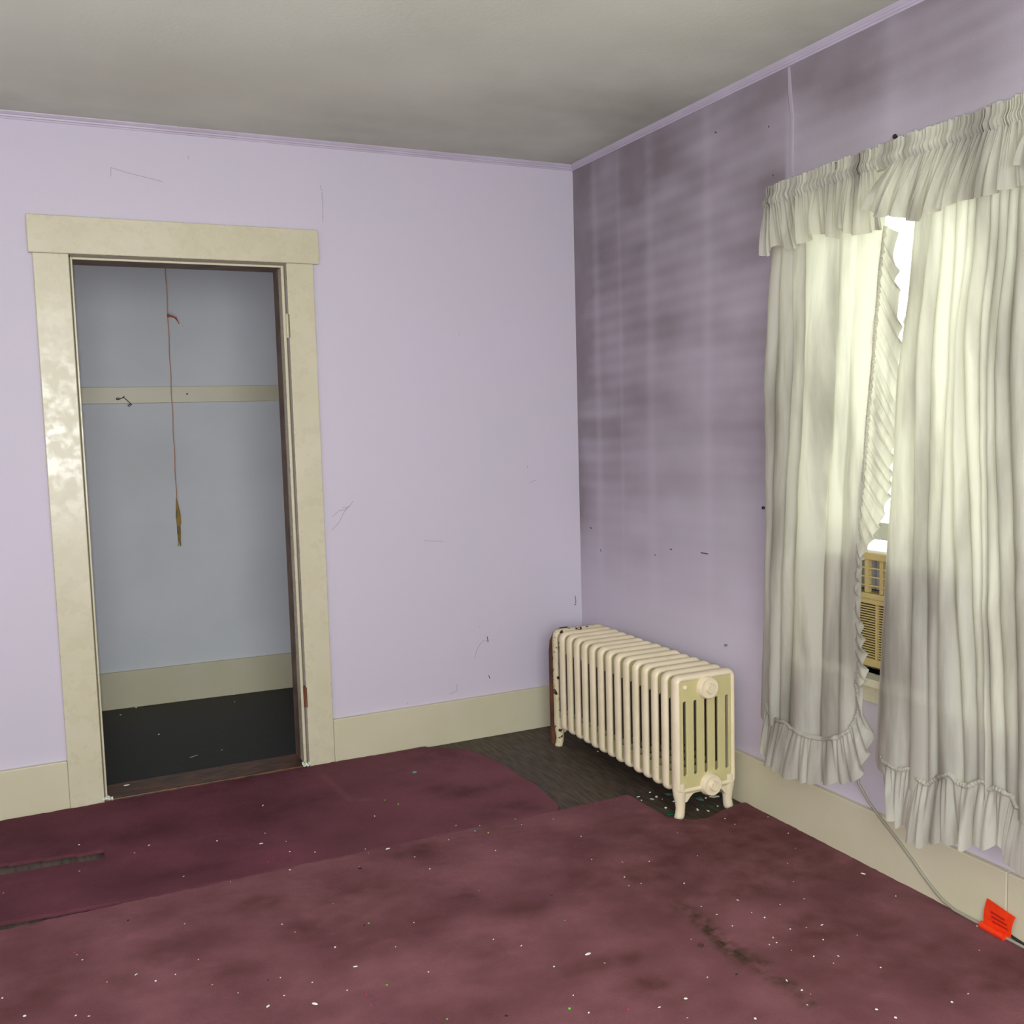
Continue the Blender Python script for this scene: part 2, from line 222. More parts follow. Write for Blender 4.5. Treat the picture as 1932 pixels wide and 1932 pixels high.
m_carpet = mat('maroon_carpet_faded', rgb(140, 93, 99), 0.95, rgb(112, 70, 76), 4.5, 0.9, detail=8, bump=1.0, bscale=420, spec=.1)
add_layer(m_carpet, rgb(84, 50, 44), 'stain', 16.0, .28, .80, .85, 10, .15)
add_layer(m_carpet, rgb(70, 54, 40), 'trail', 30.0, .35, .65, .95, 10, .05)
m_carpet2 = mat('maroon_carpet_deep', rgb(118, 68, 80), 0.95, rgb(94, 54, 62), 3.0, 0.9, detail=8, bump=1.0, bscale=420, spec=.1)
add_layer(m_carpet2, rgb(134, 86, 94), 'wear', 5.0, .2, .6, 1.0, 6, .5)
add_layer(m_carpet2, rgb(60, 36, 40), 'stain', 13.0, .28, .78, .9, 10, .15)
add_layer(m_carpet2, rgb(146, 92, 94), 'trail', 45.0, .3, .7, .6, 8, .1)
m_white = mat('white_chip', rgb(228, 230, 224), 0.5)
m_gch = mat('green_chip', rgb(90, 200, 60), 0.5); m_rch = mat('red_chip', rgb(210, 40, 50), 0.5)
m_ych = mat('ochre_chip', rgb(190, 160, 80), 0.6); m_och = mat('orange_chip', rgb(220, 130, 30), 0.6)
m_mag = mat('magenta_chip', rgb(200, 40, 140), 0.5); m_cy = mat('teal_chip', rgb(70, 170, 160), 0.4)
m_blk = mat('black_lint', rgb(24, 18, 22), 0.9); m_scuff = mat('grey_scuff', rgb(158, 146, 160), 0.8); m_scuffred = mat('maroon_scuff', rgb(110, 40, 52), 0.8)
m_scuffdark = mat('dark_scuff', rgb(60, 50, 62), .8)
m_sash = mat('white_sash_paint', rgb(222, 224, 214), 0.45, rgb(200, 204, 190), 6, .6)
m_ac = mat('tan_plastic', rgb(196, 176, 118), 0.45, rgb(190, 170, 116), 8, .5); m_acdark = mat('dark_vent_cavity', rgb(46, 40, 32), 0.8)
m_acmid = mat('grey_coil', rgb(150, 150, 146), .5); m_accase = mat('cream_steel', rgb(206, 200, 180), .45)
m_cord = mat('grey_plastic_cord', rgb(150, 146, 130), 0.5); m_cordblk = mat('black_cord', rgb(34, 30, 26), .6)
m_orange = mat('fluorescent_orange_tag', rgb(238, 62, 16), 0.4, rgb(224, 44, 12), 60, .7)
m_orangedk = mat('deep_orange_print', rgb(176, 24, 6), 0.5)
m_string = mat('rust_brown_string', rgb(158, 108, 74), 0.9); m_tassel = mat('yellow_straw_string', rgb(150, 122, 52), 0.9, rgb(110, 98, 60), 40, 1.0)
m_knot = mat('orange_brown_string', rgb(150, 70, 40), .9)
m_rod = mat('white_rod_enamel', rgb(214, 212, 204), .4)

def glass_mat():
    m = bpy.data.materials.new('window_glass'); nt, N, L = nodes(m); N.remove(N['Principled BSDF'])
    t = N.new('ShaderNodeBsdfTransparent'); g = N.new('ShaderNodeBsdfGlossy'); g.inputs['Roughness'].default_value = .02
    t.inputs[0].default_value = (.95, .97, .96, 1); fr = N.new('ShaderNodeFresnel'); fr.inputs[0].default_value = 1.3
    mx = N.new('ShaderNodeMixShader'); L.new(fr.outputs[0], mx.inputs[0]); L.new(t.outputs[0], mx.inputs[1]); L.new(g.outputs[0], mx.inputs[2])
    L.new(mx.outputs[0], N['Material Output'].inputs[0]); return m
m_glass = glass_mat()
def cloth_mat(name, col, col2, trans, tcol, tc2=(.62, .60, .46, 1)):
    m = bpy.data.materials.new(name); nt, N, L = nodes(m); b = N['Principled BSDF']
    b.inputs['Roughness'].default_value = .9; b.inputs['Specular IOR Level'].default_value = .15
    geo = N.new('ShaderNodeNewGeometry'); n = N.new('ShaderNodeTexNoise'); n.inputs['Scale'].default_value = 3.2; n.inputs['Detail'].default_value = 5
    mp = N.new('ShaderNodeMapping'); mp.inputs['Scale'].default_value = (1, 4.5, .55); L.new(geo.outputs['Position'], mp.inputs[0]); L.new(mp.outputs[0], n.inputs[0])  # stretched noise paints vertical bands of fold shade into the cloth, besides its grime
    r = N.new('ShaderNodeMapRange'); r.inputs[1].default_value = .44; r.inputs[2].default_value = .66; L.new(n.outputs[0], r.inputs[0])
    mx = N.new('ShaderNodeMix'); mx.data_type = 'RGBA'; mx.inputs['A'].default_value = col; mx.inputs['B'].default_value = col2
    L.new(r.outputs[0], mx.inputs[0]); L.new(mx.outputs['Result'], b.inputs['Base Color'])
    w = N.new('ShaderNodeTexNoise'); w.inputs['Scale'].default_value = 1.0; w.inputs['Detail'].default_value = 2
    mp2 = N.new('ShaderNodeMapping'); mp2.inputs['Scale'].default_value = (300, 300, 60); L.new(geo.outputs['Position'], mp2.inputs[0]); L.new(mp2.outputs[0], w.inputs[0])
    bp = N.new('ShaderNodeBump'); bp.inputs['Strength'].default_value = .12; bp.inputs['Distance'].default_value = .002; L.new(w.outputs[0], bp.inputs['Height']); L.new(bp.outputs[0], b.inputs['Normal'])
    t = N.new('ShaderNodeBsdfTranslucent'); tm = N.new('ShaderNodeMix'); tm.data_type = 'RGBA'; L.new(r.outputs[0], tm.inputs[0])
    tm.inputs['A'].default_value = tcol; tm.inputs['B'].default_value = tc2; L.new(tm.outputs['Result'], t.inputs[0])
    s = N.new('ShaderNodeMixShader'); s.inputs[0].default_value = trans; L.new(b.outputs[0], s.inputs[1]); L.new(t.outputs[0], s.inputs[2])
    L.new(s.outputs[0], N['Material Output'].inputs[0]); return m
m_cloth = cloth_mat('dingy_shaded_cotton', rgb(197, 196, 188), rgb(160, 156, 148), .40, (.94, .92, .68, 1), (.56, .54, .40, 1))
m_shirr = cloth_mat('gathered_white_cotton', rgb(212, 210, 200), rgb(190, 187, 176), .25, (.9, .88, .66, 1))

# ---------------------------------------------------------------- room shell
X0, Y0 = -3.7, -5.0             # far left wall and wall behind the photographer
WZ0, WZ1, WY0, WY1 = 0.606, 2.06, -2.36, -1.525     # window opening in the right wall
DX0, DX1, DZ = -2.078, -1.299, 2.0298             # casing inner edges of the closet doorway
T = 0.13                                           # wall thickness

struct(MB().box((X0-.2, Y0-.2, -.12), (.2, T, 0)).build('floor', m_wood))
struct(MB().box((-2.75, T, -.12), (-.85, 1.45, 0.0)).build('floor', m_closetwood))
# back wall with the doorway
bw = MB(); bw.box((X0, 0, 0), (DX0, T, H)).box((DX1, 0, 0), (.0, T, H)).box((DX0, 0, DZ), (DX1, T, H))
wall_back = struct(bw.build('wall_back', m_wall))
struct(MB().box((X0-T, Y0, 0), (X0, T, H)).build('wall_left', m_wall))
wf = MB(); wf.box((X0, Y0-T, 0), (-2.9, Y0, H)).box((-1.3, Y0-T, 0), (0, Y0, H)).box((-2.9, Y0-T, 0), (-1.3, Y0, .8)).box((-2.9, Y0-T, 2.2), (-1.3, Y0, H))
struct(wf.build('wall_front', m_wall))
# right wall, sooty, with the window opening
ys = np.unique(np.round(np.concatenate([np.arange(Y0, .0001, .0125), [WY0, WY1, 0.0]]), 4)); zs = np.unique(np.round(np.concatenate([np.arange(0, H, .0125), [WZ0, WZ1, H]]), 4))
Yg, Zg = np.meshgrid(ys, zs); P = np.stack([Yg*0, Yg, Zg], -1)
yc = (ys[:-1]+ys[1:])/2; zc = (zs[:-1]+zs[1:])/2; yy, zz = np.meshgrid(yc, zc)
mask = ~((yy > WY0) & (yy < WY1) & (zz > WZ0) & (zz < WZ1))
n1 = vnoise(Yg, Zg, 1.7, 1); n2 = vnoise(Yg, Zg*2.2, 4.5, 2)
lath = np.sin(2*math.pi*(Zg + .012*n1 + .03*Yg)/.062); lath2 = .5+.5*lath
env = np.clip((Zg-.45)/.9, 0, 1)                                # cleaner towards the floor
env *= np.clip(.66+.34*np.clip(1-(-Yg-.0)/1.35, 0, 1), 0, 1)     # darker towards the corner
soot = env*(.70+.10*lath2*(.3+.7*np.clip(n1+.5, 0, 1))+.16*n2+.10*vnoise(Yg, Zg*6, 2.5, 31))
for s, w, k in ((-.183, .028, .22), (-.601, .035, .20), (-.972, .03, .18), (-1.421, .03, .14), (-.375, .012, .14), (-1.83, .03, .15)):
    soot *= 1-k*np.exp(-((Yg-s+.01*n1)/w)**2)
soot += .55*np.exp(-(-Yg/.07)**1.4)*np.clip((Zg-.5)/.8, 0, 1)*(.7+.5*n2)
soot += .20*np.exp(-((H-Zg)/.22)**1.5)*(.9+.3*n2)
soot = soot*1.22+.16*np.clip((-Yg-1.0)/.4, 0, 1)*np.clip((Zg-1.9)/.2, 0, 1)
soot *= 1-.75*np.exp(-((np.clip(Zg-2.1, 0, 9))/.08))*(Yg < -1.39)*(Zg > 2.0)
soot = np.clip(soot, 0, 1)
flat = (Yg*0)
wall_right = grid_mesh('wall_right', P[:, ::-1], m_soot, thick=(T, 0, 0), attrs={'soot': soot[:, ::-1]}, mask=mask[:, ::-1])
struct(wall_right)
# ceiling
xs = np.arange(X0, .0001, .05); yc_ = np.arange(Y0, .0001, .05); Xg, Yg2 = np.meshgrid(np.append(xs, 0), np.append(yc_, 0))
P = np.stack([Xg, Yg2, Xg*0+H], -1)
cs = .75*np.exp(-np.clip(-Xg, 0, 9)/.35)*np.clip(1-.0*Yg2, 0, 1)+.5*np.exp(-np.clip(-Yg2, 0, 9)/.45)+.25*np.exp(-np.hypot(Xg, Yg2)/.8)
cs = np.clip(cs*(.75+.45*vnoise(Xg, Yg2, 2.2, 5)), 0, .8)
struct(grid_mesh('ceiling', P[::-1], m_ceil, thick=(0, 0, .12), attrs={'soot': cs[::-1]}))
# coves along the ceiling: stepped moulding profile
def cove(axis, lo, hi, sgn, name):
    prof = [(0, H), (0, H-.024), (.004, H-.024), (.006, H-.019), (.010, H-.017), (.011, H-.012), (.014, H-.010), (.019, H-.003), (.020, H)]
    mb = MB()
    if axis == 0: mb.prism([(-p, z) for p, z in prof], 0, lo, hi)            # runs along x on the back wall: polygon (y, z)
    else: mb.prism([(-p, z) for p, z in prof], 1, lo, hi)                    # runs along y on the right wall: polygon (x, z)
    return struct(mb.build(name, m_trimlilac))
cove(0, X0, -.0005, 1, 'trim_1'); cove(1, Y0, -.0005, 1, 'trim_2')
# baseboards
BH = 0.186
def baseboard(mb, name, parent=None): return struct(mb.build(name, m_cream2, bevel=.003))
baseboard(MB().box((X0, -.02, 0), (-2.1965, 0, BH)), 'baseboard_left')
baseboard(MB().box((-1.1915, -.02, 0), (-.0, 0, BH)), 'baseboard_back')
baseboard(MB().box((-.02, -2.262, 0), (0, -.02, BH)).box((-.0196, Y0, 0), (0, -2.2632, BH-.0005)), 'baseboard_right')
# wallpaper / plaster seam ridge on the right wall above the curtain
struct(MB().prism([(-1.417, H-.025), (-1.408, H-.025), (-1.412, 2.40), (-1.424, 2.33), (-1.421, 2.2), (-1.425, 2.08), (-1.434, 2.08), (-1.431, 2.2), (-1.433, 2.33), (-1.425, 2.40)], 0, -.0035, .001).build('plaster_seam', mat('grimy_seam_paint', rgb(172, 161, 174), .6), parent=wall_right))

# ---------------------------------------------------------------- closet behind the doorway (its back wall runs slightly out of square)
ca = math.atan2(1.3027-1.3566, -1.046+2.02)
Mc = Matrix.Translation((-2.02, 1.3566, 0)) @ Matrix.Rotation(ca, 4, 'Z')
struct(MB().box((-.9, 0, 0), (1.4, .06, H), Mc).build('wall_closet_back', m_closet))
struct(MB().box((-2.85, T, 0), (-2.75, 1.5, H)).box((-.85, T, 0), (-.75, 1.4, H)).build('wall_closet_sides', m_closet))
struct(MB().box((-2.85, T, H), (-.75, 1.5, H+.1)).build('ceiling_closet', m_ceil))
struct(MB().box((-.75, -.02, 0), (1.2, 0, .188), Mc).build('baseboard_closet', m_cream2, bevel=.003))
rail = tag(MB().box((-.75, -.022, 1.529), (1.2, 0, 1.609), Mc).build('hook_rail', m_cream2, bevel=.002), 'long cream wooden board across the closet back wall, holding a bent wire hook', 'hook rail')
tag(MB().lathe([(.0045, 0), (.0045, .003), (.002, .004)], 10, Mc @ Matrix.Translation((.505, -.022, 1.571)) @ Matrix.Rotation(math.pi/2, 4, 'X')).build('nail', m_rust), 'tiny rusty nail head in the cream closet board, right of the hanging string', 'nail')
hk = [(.172, -.030, 1.5505), (.180, -.030, 1.5475), (.187, -.031, 1.551), (.183, -.031, 1.556), (.174, -.030, 1.5555), (.170, -.030, 1.551), (.176, -.030, 1.548), (.190, -.026, 1.552), (.205, -.0225, 1.559), (.209, -.020, 1.566)]
hk2 = [(.203, -.024, 1.561), (.216, -.034, 1.548), (.232, -.040, 1.531), (.240, -.040, 1.522), (.234, -.040, 1.517), (.226, -.038, 1.514), (.222, -.037, 1.519), (.229, -.038, 1.523), (.240, -.040, 1.524)]
tag(MB().tube([Mc @ Vector(p) for p in hk], .0023, 6).tube([Mc @ Vector(p) for p in hk2], .0018, 6).build('wire_hook', m_dark, smooth=True), 'small bent dark wire hook screwed into the cream closet board', 'hook')
# pull string
ps = empty('pull_string', (-1.690, .5, H)); tag(ps, 'thin rust-brown pull string hanging in the closet, with a knot and a frayed straw-coloured end', 'string')
sp = []
for i in range(60):
    z = H - (H-1.09)*i/59; sp.append((-1.683-.012*(i/59)**1.2+.0012*math.sin(i*.9), .5, z))
MB().tube(sp, .0017, 6).build('cord', m_string, ps, smooth=True)
mb = MB()
for k in range(5): mb.tube([(-1.6865, .5, 1.874), (-1.672+.004*k, .494, 1.872-.002*k), (-1.656+.003*k, .488+.003*k, 1.864-.006*k)], [.0045, .003, .0016], 6)
mb.lathe([(.001, -.008), (.006, -.004), (.006, .004), (.001, .008)], 8, Matrix.Translation((-1.6855, .5, 1.873))).build('knot', m_knot, ps)
mb = MB()
for k in range(16):
    a = k*2.4; r = .0100*random.uniform(.3, 1); L_ = random.choice([.12, .15, .17, .21]) if k > 2 else .205
    mb.tube([(-1.6955, .5, 1.10), (-1.6955+r*math.cos(a)*1.0+.002, .5+r*math.sin(a), 1.03), (-1.694+1.2*r*math.cos(a), .5+1.1*r*math.sin(a), 1.10-L_*.7), (-1.693+.8*r*math.cos(a*1.3)-.001, .5+r*math.sin(a), 1.10-L_)], [.002, .0032, .0026, .0008], 6)
mb.build('tassel', m_tassel, ps, smooth=True)

# ---------------------------------------------------------------- doorway casing
door = struct(empty('door_1', (-1.69, 0, 0)))
hd = MB().box((-2.2089, -.024, DZ), (-1.1675, 0, 2.1621)).build('head_casing', m_cream, door, bevel=.003)
MB().box((-2.1962, -.02, 0), (DX0, 0, DZ)).build('side_casing', m_cream, door, bevel=.003)
MB().box((DX1, -.02, 0), (-1.1921, 0, DZ)).build('side_casing', m_cream, door, bevel=.003)
# jamb: front edge strips standing just behind a dark rebate
jm = MB().box((DX0+.0045, -.003, .02), (DX0+.0115, T, DZ-.008)).box((DX1-.0185, -.003, .02), (DX1-.0075, .045, DZ-.008)).box((DX0+.0115, -.003, DZ-.0165), (DX1-.0185, .0, DZ-.0085))
jm.build('jamb', m_cream, door, bevel=.0015)
MB().box((DX0, .006, .0), (DX0+.0045, T, DZ)).box((DX1-.0075, .010, 0), (DX1, T, DZ)).box((DX0, .006, DZ-.0085), (DX1, T, DZ)).build('rebate', m_gap, door)
MB().box((DX0+.0115, .0, DZ-.0165), (DX1-.0185, T, DZ-.0085)).box((DX1-.020, .045, .02), (DX1-.0075, T, DZ-.0085)).build('inner_jamb', m_creamdark, door)
for z0, z1, m_, lb in ((1.742, 1.832, m_cream, 'cream-painted hinge'), (.254, .338, m_rust, 'rusty hinge')):
    h = MB().tube([(DX1-.0035, -.006, z0), (DX1-.0035, -.006, z1)], .0055, 10)
    h.box((DX1-.0075, -.002, z0+.003), (DX1+.001, .006, z1-.003)); h.lathe([(.003, 0), (.005, .002), (.003, .005)], 8, Matrix.Translation((DX1-.0035, -.006, z1)))
    h = h.build('hinge', m_, door, smooth=True); h['label'] = lb
    MB().box((DX1-.0005, -.0215, z0), (DX1+.003, -.0195, z1)).build('hinge_mark', m_creamdark if z0 > 1 else m_rust, door)
MB().box((DX0, -.028, -.0), (DX1, T+.01, .019)).build('threshold', m_thresh, door, bevel=.004)
# broken plaster crumbs at both feet of the doorway
for k, (cx, cy) in enumerate(((-2.066, -.022), (-1.312, -.028))):
    mb = MB()
    for i in range(11):
        x = cx+random.uniform(-.016, .016); y = cy+random.uniform(-.012, .012); s = random.uniform(.003, .008)
        R_ = Matrix.Translation((x, y, .019+s*.5)) @ Matrix.Rotation(random.uniform(0, 3), 4, (random.random(), random.random(), 1)); mb.box((-s, -s*.7, -s*.5), (s, s*.7, s*.5), R_)
    tag(mb.build('plaster_rubble', m_ceil), 'small heap of pale paint and plaster crumbs at the %s foot of the closet doorway' % ('left', 'right')[k], 'rubble', kind='stuff')

# scuffs and hairline cracks on the walls (thin marks of grime, flat against the plaster)
def ribbon(pts, w, plane):
    mb = MB()
    for a, b in zip(pts[:-1], pts[1:]):
        d = Vector((b[0]-a[0], b[1]-a[1])); n = Vector((-d.y, d.x)).normalized()*w*.5
        q = [(a[0]-n.x, a[1]-n.y), (b[0]-n.x, b[1]-n.y), (b[0]+n.x, b[1]+n.y), (a[0]+n.x, a[1]+n.y)]
        if plane == 'back': mb.prism(q, 1, -.0006, .0)
        else: mb.prism(q, 0, -.0006, .0)
    return mb
for i, l in enumerate(SCUFF_BACK):
    dark = i in (11, 12, 9, 10); ribbon(l, .003 if dark else .0018, 'back').build('scuff_mark', m_scuffdark if dark else m_scuff, wall_back)
for i, l in enumerate(SCUFF_RIGHT): ribbon(l, .004, 'right').build('scuff_mark', m_scuffred if i < 3 else m_scuffdark, wall_right)
def wall_nail(y, z, r, m_, lb):
    tag(MB().lathe([(r*.5, -.002), (r*.5, .006), (r, .007), (r*.9, .010), (r*.3, .012)], 12, Matrix.Translation((0, y, z)) @ Matrix.Rotation(-math.pi/2, 4, 'Y')).build('nail', m_, smooth=True), lb, 'nail')
wall_nail(-1.8544, 2.1557, .007, m_dark, 'dark nail head in the right wall just above the ruffled valance')
wall_nail(-1.0746, .5572, .005, m_creamdark, 'small brown nail in the right wall above the front end of the radiator')
wall_nail(-1.2862, 1.0741, .006, m_dark, 'small dark hook-like nail in the right wall beside the left curtain edge')

# ---------------------------------------------------------------- carpets
def poly_dist(x, y, pts):
    d = np.full(x.shape, 9.0)
    for (x0, y0), (x1, y1) in zip(pts[:-1], pts[1:]):
        dx, dy = x1-x0, y1-y0; t = np.clip(((x-x0)*dx+(y-y0)*dy)/(dx*dx+dy*dy), 0, 1); d = np.minimum(d, np.hypot(x-x0-t*dx, y-y0-t*dy))
    return d
def carpet_attrs(X, Y):
    st = np.zeros_like(X); rr = np.random.default_rng(3)
    for bx, by in BLOBS:
        sx, sy = rr.uniform(.04, .13), rr.uniform(.03, .07); st += rr.uniform(.5, 1.0)*np.exp(-((X-bx)/sx)**2-((Y-by)/sy)**2)
    st += .55*np.clip(vnoise(X, Y*1.5, 3.0, 8)+.1, 0, 1)+.35*np.clip(vnoise(X, Y*1.5, 9.0, 9), 0, 1)
    st += .9*np.clip(1-np.abs(X+.06)/.9, 0, 1)*(Y < -1.1)*(.55+.45*vnoise(X, Y, 2.5, 12))
    st += .5*np.clip(1-np.abs(X+.3)/.35, 0, 1)*np.clip(1-np.abs(Y+1.45)/.4, 0, 1)
    return np.clip(st, 0, 1)
zj = lambda X, Y: .0045*vnoise(X, Y, 2.0, 20)*.5 + .0012*vnoise(X, Y, 60, 21)
# near piece
CUT = CARPET_CUT[6:]      # edge of the near piece around the radiator, from x=-.653 to the right wall
cx_ = np.array([p[0] for p in CUT]); cy_ = np.array([p[1] for p in CUT])
def edge_y(x):           # far edge of the near piece
    e = np.full(x.shape, -.930); e += .003*vnoise(x, x*0, 30, 4)
    m2 = x > -.344
    xx = np.array([-.3439, -.311, -.232, -.148, -.051, .1]); yy_ = np.array([-1.16, -1.212, -1.246, -1.224, -1.195, -1.19])
    e = np.where(m2, np.interp(x, xx, yy_)+.004*vnoise(x, x*0, 35, 6), e); return e
xs = np.unique(np.round(np.concatenate([np.arange(-3.68, -.021, .010), [-.345, -.344, -.0205]]), 4)); NV = 420
v = np.linspace(0, 1, NV)**1.35
Xg = np.repeat(xs[None], NV, 0); Eg = edge_y(xs)[None]; Yb = -.927+(-4.98+.927)*v[:, None]+0*Xg; Yg = np.minimum(Yb, Eg+.0*Yb); Yg[0] = Eg[0]; nmask = (Yb[1:, :-1] < np.maximum(Eg[:, :-1], Eg[:, 1:]))
Zg = .012 + zj(Xg, Yg); P = np.stack([Xg, Yg, Zg], -1)
trail = 1.3*np.exp(-(poly_dist(Xg, Yg, TRAIL)/(.030+.016*vnoise(Xg, Yg, 14, 2)))**2)*np.clip(.75+.6*vnoise(Xg, Yg, 9, 44), .1, 1)
st = carpet_attrs(Xg, Yg)
# frayed ragged edge along the right baseboard
near = grid_mesh('carpet', P[::-1], m_carpet, thick=(0, 0, -.012), attrs={'stain': st[::-1], 'trail': trail[::-1]}, mask=nmask[::-1])
tag(near, 'large faded maroon carpet covering the near part of the floor, mottled with dark stains', 'carpet')
# far strip
xs = np.unique(np.round(np.concatenate([np.arange(-3.68, -.62, .010), [-2.115]]), 4)); vs_ = np.linspace(0, 1, 92)
def far_near_edge(x): return np.interp(x, [-2.6, -2.408, -2.22, -2.136, -2.0, -1.5, -.95, -.6], [-.855, -.876, -.900, -.905, -.920, -.922, -.922, -.922])+.0012*vnoise(x, x*0, 25, 11)
def far_far_edge(x): return np.interp(x, [-1.31, -1.25, -.95, -.8, -.66, -.62], [-.030, -.026, -.034, -.036, -.036, -.036])
u = np.linspace(0, 1, 320); 
Yg = far_far_edge(np.linspace(-3.68, -.6, 320))[None]*(1-vs_[:, None])+far_near_edge(np.linspace(-3.68, -.6, 320))[None]*vs_[:, None]
ce = [(-.03, -.80), (-.048, -.80), (-.164, -.655), (-.377, -.603), (-.545, -.603), (-.64, -.588), (-.88, -.607), (-.95, -.65)]
rx = np.interp(-Yg, [-a for a, b in ce], [b for a, b in ce])
Xg = -3.68 + (rx+3.68)*u[None]**.9
Yg = far_far_edge(Xg)*(1-vs_[:, None])+far_near_edge(Xg)*vs_[:, None]
Xc, Yc = (Xg[:-1, :-1]+Xg[1:, 1:])/2, (Yg[:-1, :-1]+Yg[1:, 1:])/2
sl_top = np.interp(Xc, [-2.419, -2.113], [-.441, -.487]); sl_bot = np.interp(Xc, [-2.417, -2.117], [-.528, -.559])
mask = ~((Xc < -2.113) & (Xc > -3.2) & (Yc < sl_top) & (Yc > sl_bot))
P = np.stack([Xg, Yg, .012+zj(Xg, Yg)], -1); P[..., 2] -= .004*np.clip((Xg+.8)/.2, 0, 1)
fade = np.exp(-(poly_dist(Xg, Yg, FADED)/.013)**2)
st = np.clip(carpet_attrs(Xg, Yg)+.25*np.exp(-np.abs(Yg+.05)/.08), 0, 1)
far = grid_mesh('carpet', P[::-1], m_carpet2, thick=(0, 0, -.012), attrs={'stain': st[::-1], 'trail': fade[::-1], 'wear': np.clip((Xg[::-1]+1.7)/1.1, 0, .85)}, mask=mask[::-1])
tag(far, 'darker maroon carpet strip before the closet doorway, slit open at its left', 'carpet')

# ---------------------------------------------------------------- radiator
RX, RY0, RY1 = -.178, -1.176, -.279; NS = 15; HW = .127; PITCH = (RY1-RY0)/(NS-1)
rad = empty('radiator', (-.184, RY0, 0), rz=math.radians(-.75))
tag(rad, 'cream cast-iron column radiator on bare boards against the right wall, chipped at its far end', 'radiator')
def rrect(x0, x1, z0, z1, r, n=6, rb=None):
    rb = rb or r; pts = []
    for cx, cz, a0, q in ((x1-rb, z0+rb, -90, rb), (x1-r, z1-r, 0, r), (x0+r, z1-r, 90, r), (x0+rb, z0+rb, 180, rb)):
        for i in range(n+1):
            a = math.radians(a0+90*i/n); pts.append((cx+q*math.cos(a), cz+q*math.sin(a)))
    return pts
def curve_plate(outline, holes, ext, bev):
    cu = bpy.data.curves.new('t', 'CURVE'); cu.dimensions = '2D'; cu.fill_mode = 'BOTH'; cu.extrude = ext; cu.bevel_depth = bev; cu.bevel_resolution = 2; cu.offset = -bev
    for pts in [outline]+holes:
        sp = cu.splines.new('POLY'); sp.points.add(len(pts)-1)
        for p, q in zip(sp.points, pts): p.co = (q[0], q[1], 0, 1)
        sp.use_cyclic_u = True
    o = bpy.data.objects.new('t', cu); C.objects.link(o); dg = bpy.context.evaluated_depsgraph_get()
    me = bpy.data.meshes.new_from_object(o.evaluated_get(dg)); vs = [(v.co.x, v.co.z, v.co.y) for v in me.vertices]; fs = [tuple(p.vertices) for p in me.polygons]
    bpy.data.objects.remove(o); bpy.data.curves.remove(cu); bpy.data.meshes.remove(me); return vs, fs
ZB, ZT = .082, .506
slots = []
for k in range(5):
    cx = -.0885+.0442*k; w = .0155; slots.append(rrect(cx-w, cx+w, .150, .414, .012, 4)[::-1])
pv, pf = curve_plate(rrect(-HW+.008, HW-.008, ZB+.008, ZT-.006, .03, 6, .02), slots, .006, .004)
def rim(inset, rx, ry, r, rb, ins_b=None, zb=0.0):
    """closed tube of oval section following the outline of a section"""
    path = rrect(-HW+inset, HW-inset, ZB+(ins_b or inset)+zb, ZT-inset, r, 7, rb); n = len(path); k = 14; vs = []
    for i, (x, z) in enumerate(path):
        a, c = path[i-1], path[(i+1) % n]; t = Vector((c[0]-a[0], c[1]-a[1])).normalized(); nx, nz = t.y, -t.x
        vs += [(x+nx*rx*math.cos(2*math.pi*j/k), ry*math.sin(2*math.pi*j/k), z+nz*rx*math.cos(2*math.pi*j/k)) for j in range(k)]
    return MB().add(vs, [(i*k+j, i*k+(j+1) % k, ((i+1) % n)*k+(j+1) % k, ((i+1) % n)*k+j) for i in range(n) for j in range(k)])
def hubs(m_, parent, y0, y1, zs=(.455, .106)):
    for z in zs:
        o = MB().tube([(0, y0, z), (0, y1, z)], .026, 16).build('hub', m_, None, smooth=True); o.parent = parent
def section(m_rim, m_pl, rear=False):
    s = rim(.0115, .0115, .0182, .022, .014).build('section', m_rim, None, smooth=True); s.parent = rad
    pl = MB().add(pv, pf); pl = pl.build('column_plate', m_pl, None, smooth=True); pl.parent = s; pl.data.materials.append(m_radshade)
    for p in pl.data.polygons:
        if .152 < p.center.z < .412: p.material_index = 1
    hubs(m_pl, s, -.0215, .02 if rear else PITCH-.0215); return s
s0 = section(m_rad, m_radpanel); s0.location = (0, PITCH, 0)
for i in range(2, NS-1):
    c = copy_tree(s0); c.parent = rad; c.location = (0, PITCH*i, random.uniform(-.0012, .0012))
sr = section(m_radrust, m_radrust, True); sr.location = (0, PITCH*(NS-1), 0); sr['label'] = 'chipped, rust-spotted end section'
# front end section: framed flat panel
sf = rim(.0125, .0125, .0215, .016, .012, .016).build('section', m_rad, None, smooth=True); sf.parent = rad
fslots = [rrect(-.0885+.0442*k-.0068, -.0885+.0442*k+.0068, .150, .414, .006, 4)[::-1] for k in range(5)]
pv2, pf2 = curve_plate(rrect(-HW+.010, HW-.010, ZB+.004, ZT-.013, .014, 6, .010), fslots, .0030, .0022)
fp = MB().add(pv2, pf2).build('front_panel', m_radpanel, None, smooth=True); fp.parent = sf; fp.location = (.001, -.0112, 0); fp['label'] = 'yellowed flat panel with five slots'
hubs(m_radpanel, sf, -.008, PITCH)
Rm = Matrix.Rotation(math.pi/2, 4, 'X')      # lathe axis -> -y
for (x, z) in ((.003, .4545), (.014, .106)):
    p = MB().lathe([(.042, .012), (.0415, .018), (.039, .025), (.0375, .034), (.035, .037), (.029, .0355), (.0175, .035), (.017, .046), (.0155, .048), (.012, .0475)], 28, Matrix.Translation((x, 0, z)) @ Rm)
    p = p.build('plug', m_rad, None, smooth=True); p.parent = sf
p = MB().lathe([(.009, .012), (.0085, .021), (.005, .023), (.002, .0235)], 10, Matrix.Translation((-.086, 0, .464)) @ Rm).build('boss', m_rad, None, smooth=True); p.parent = sf
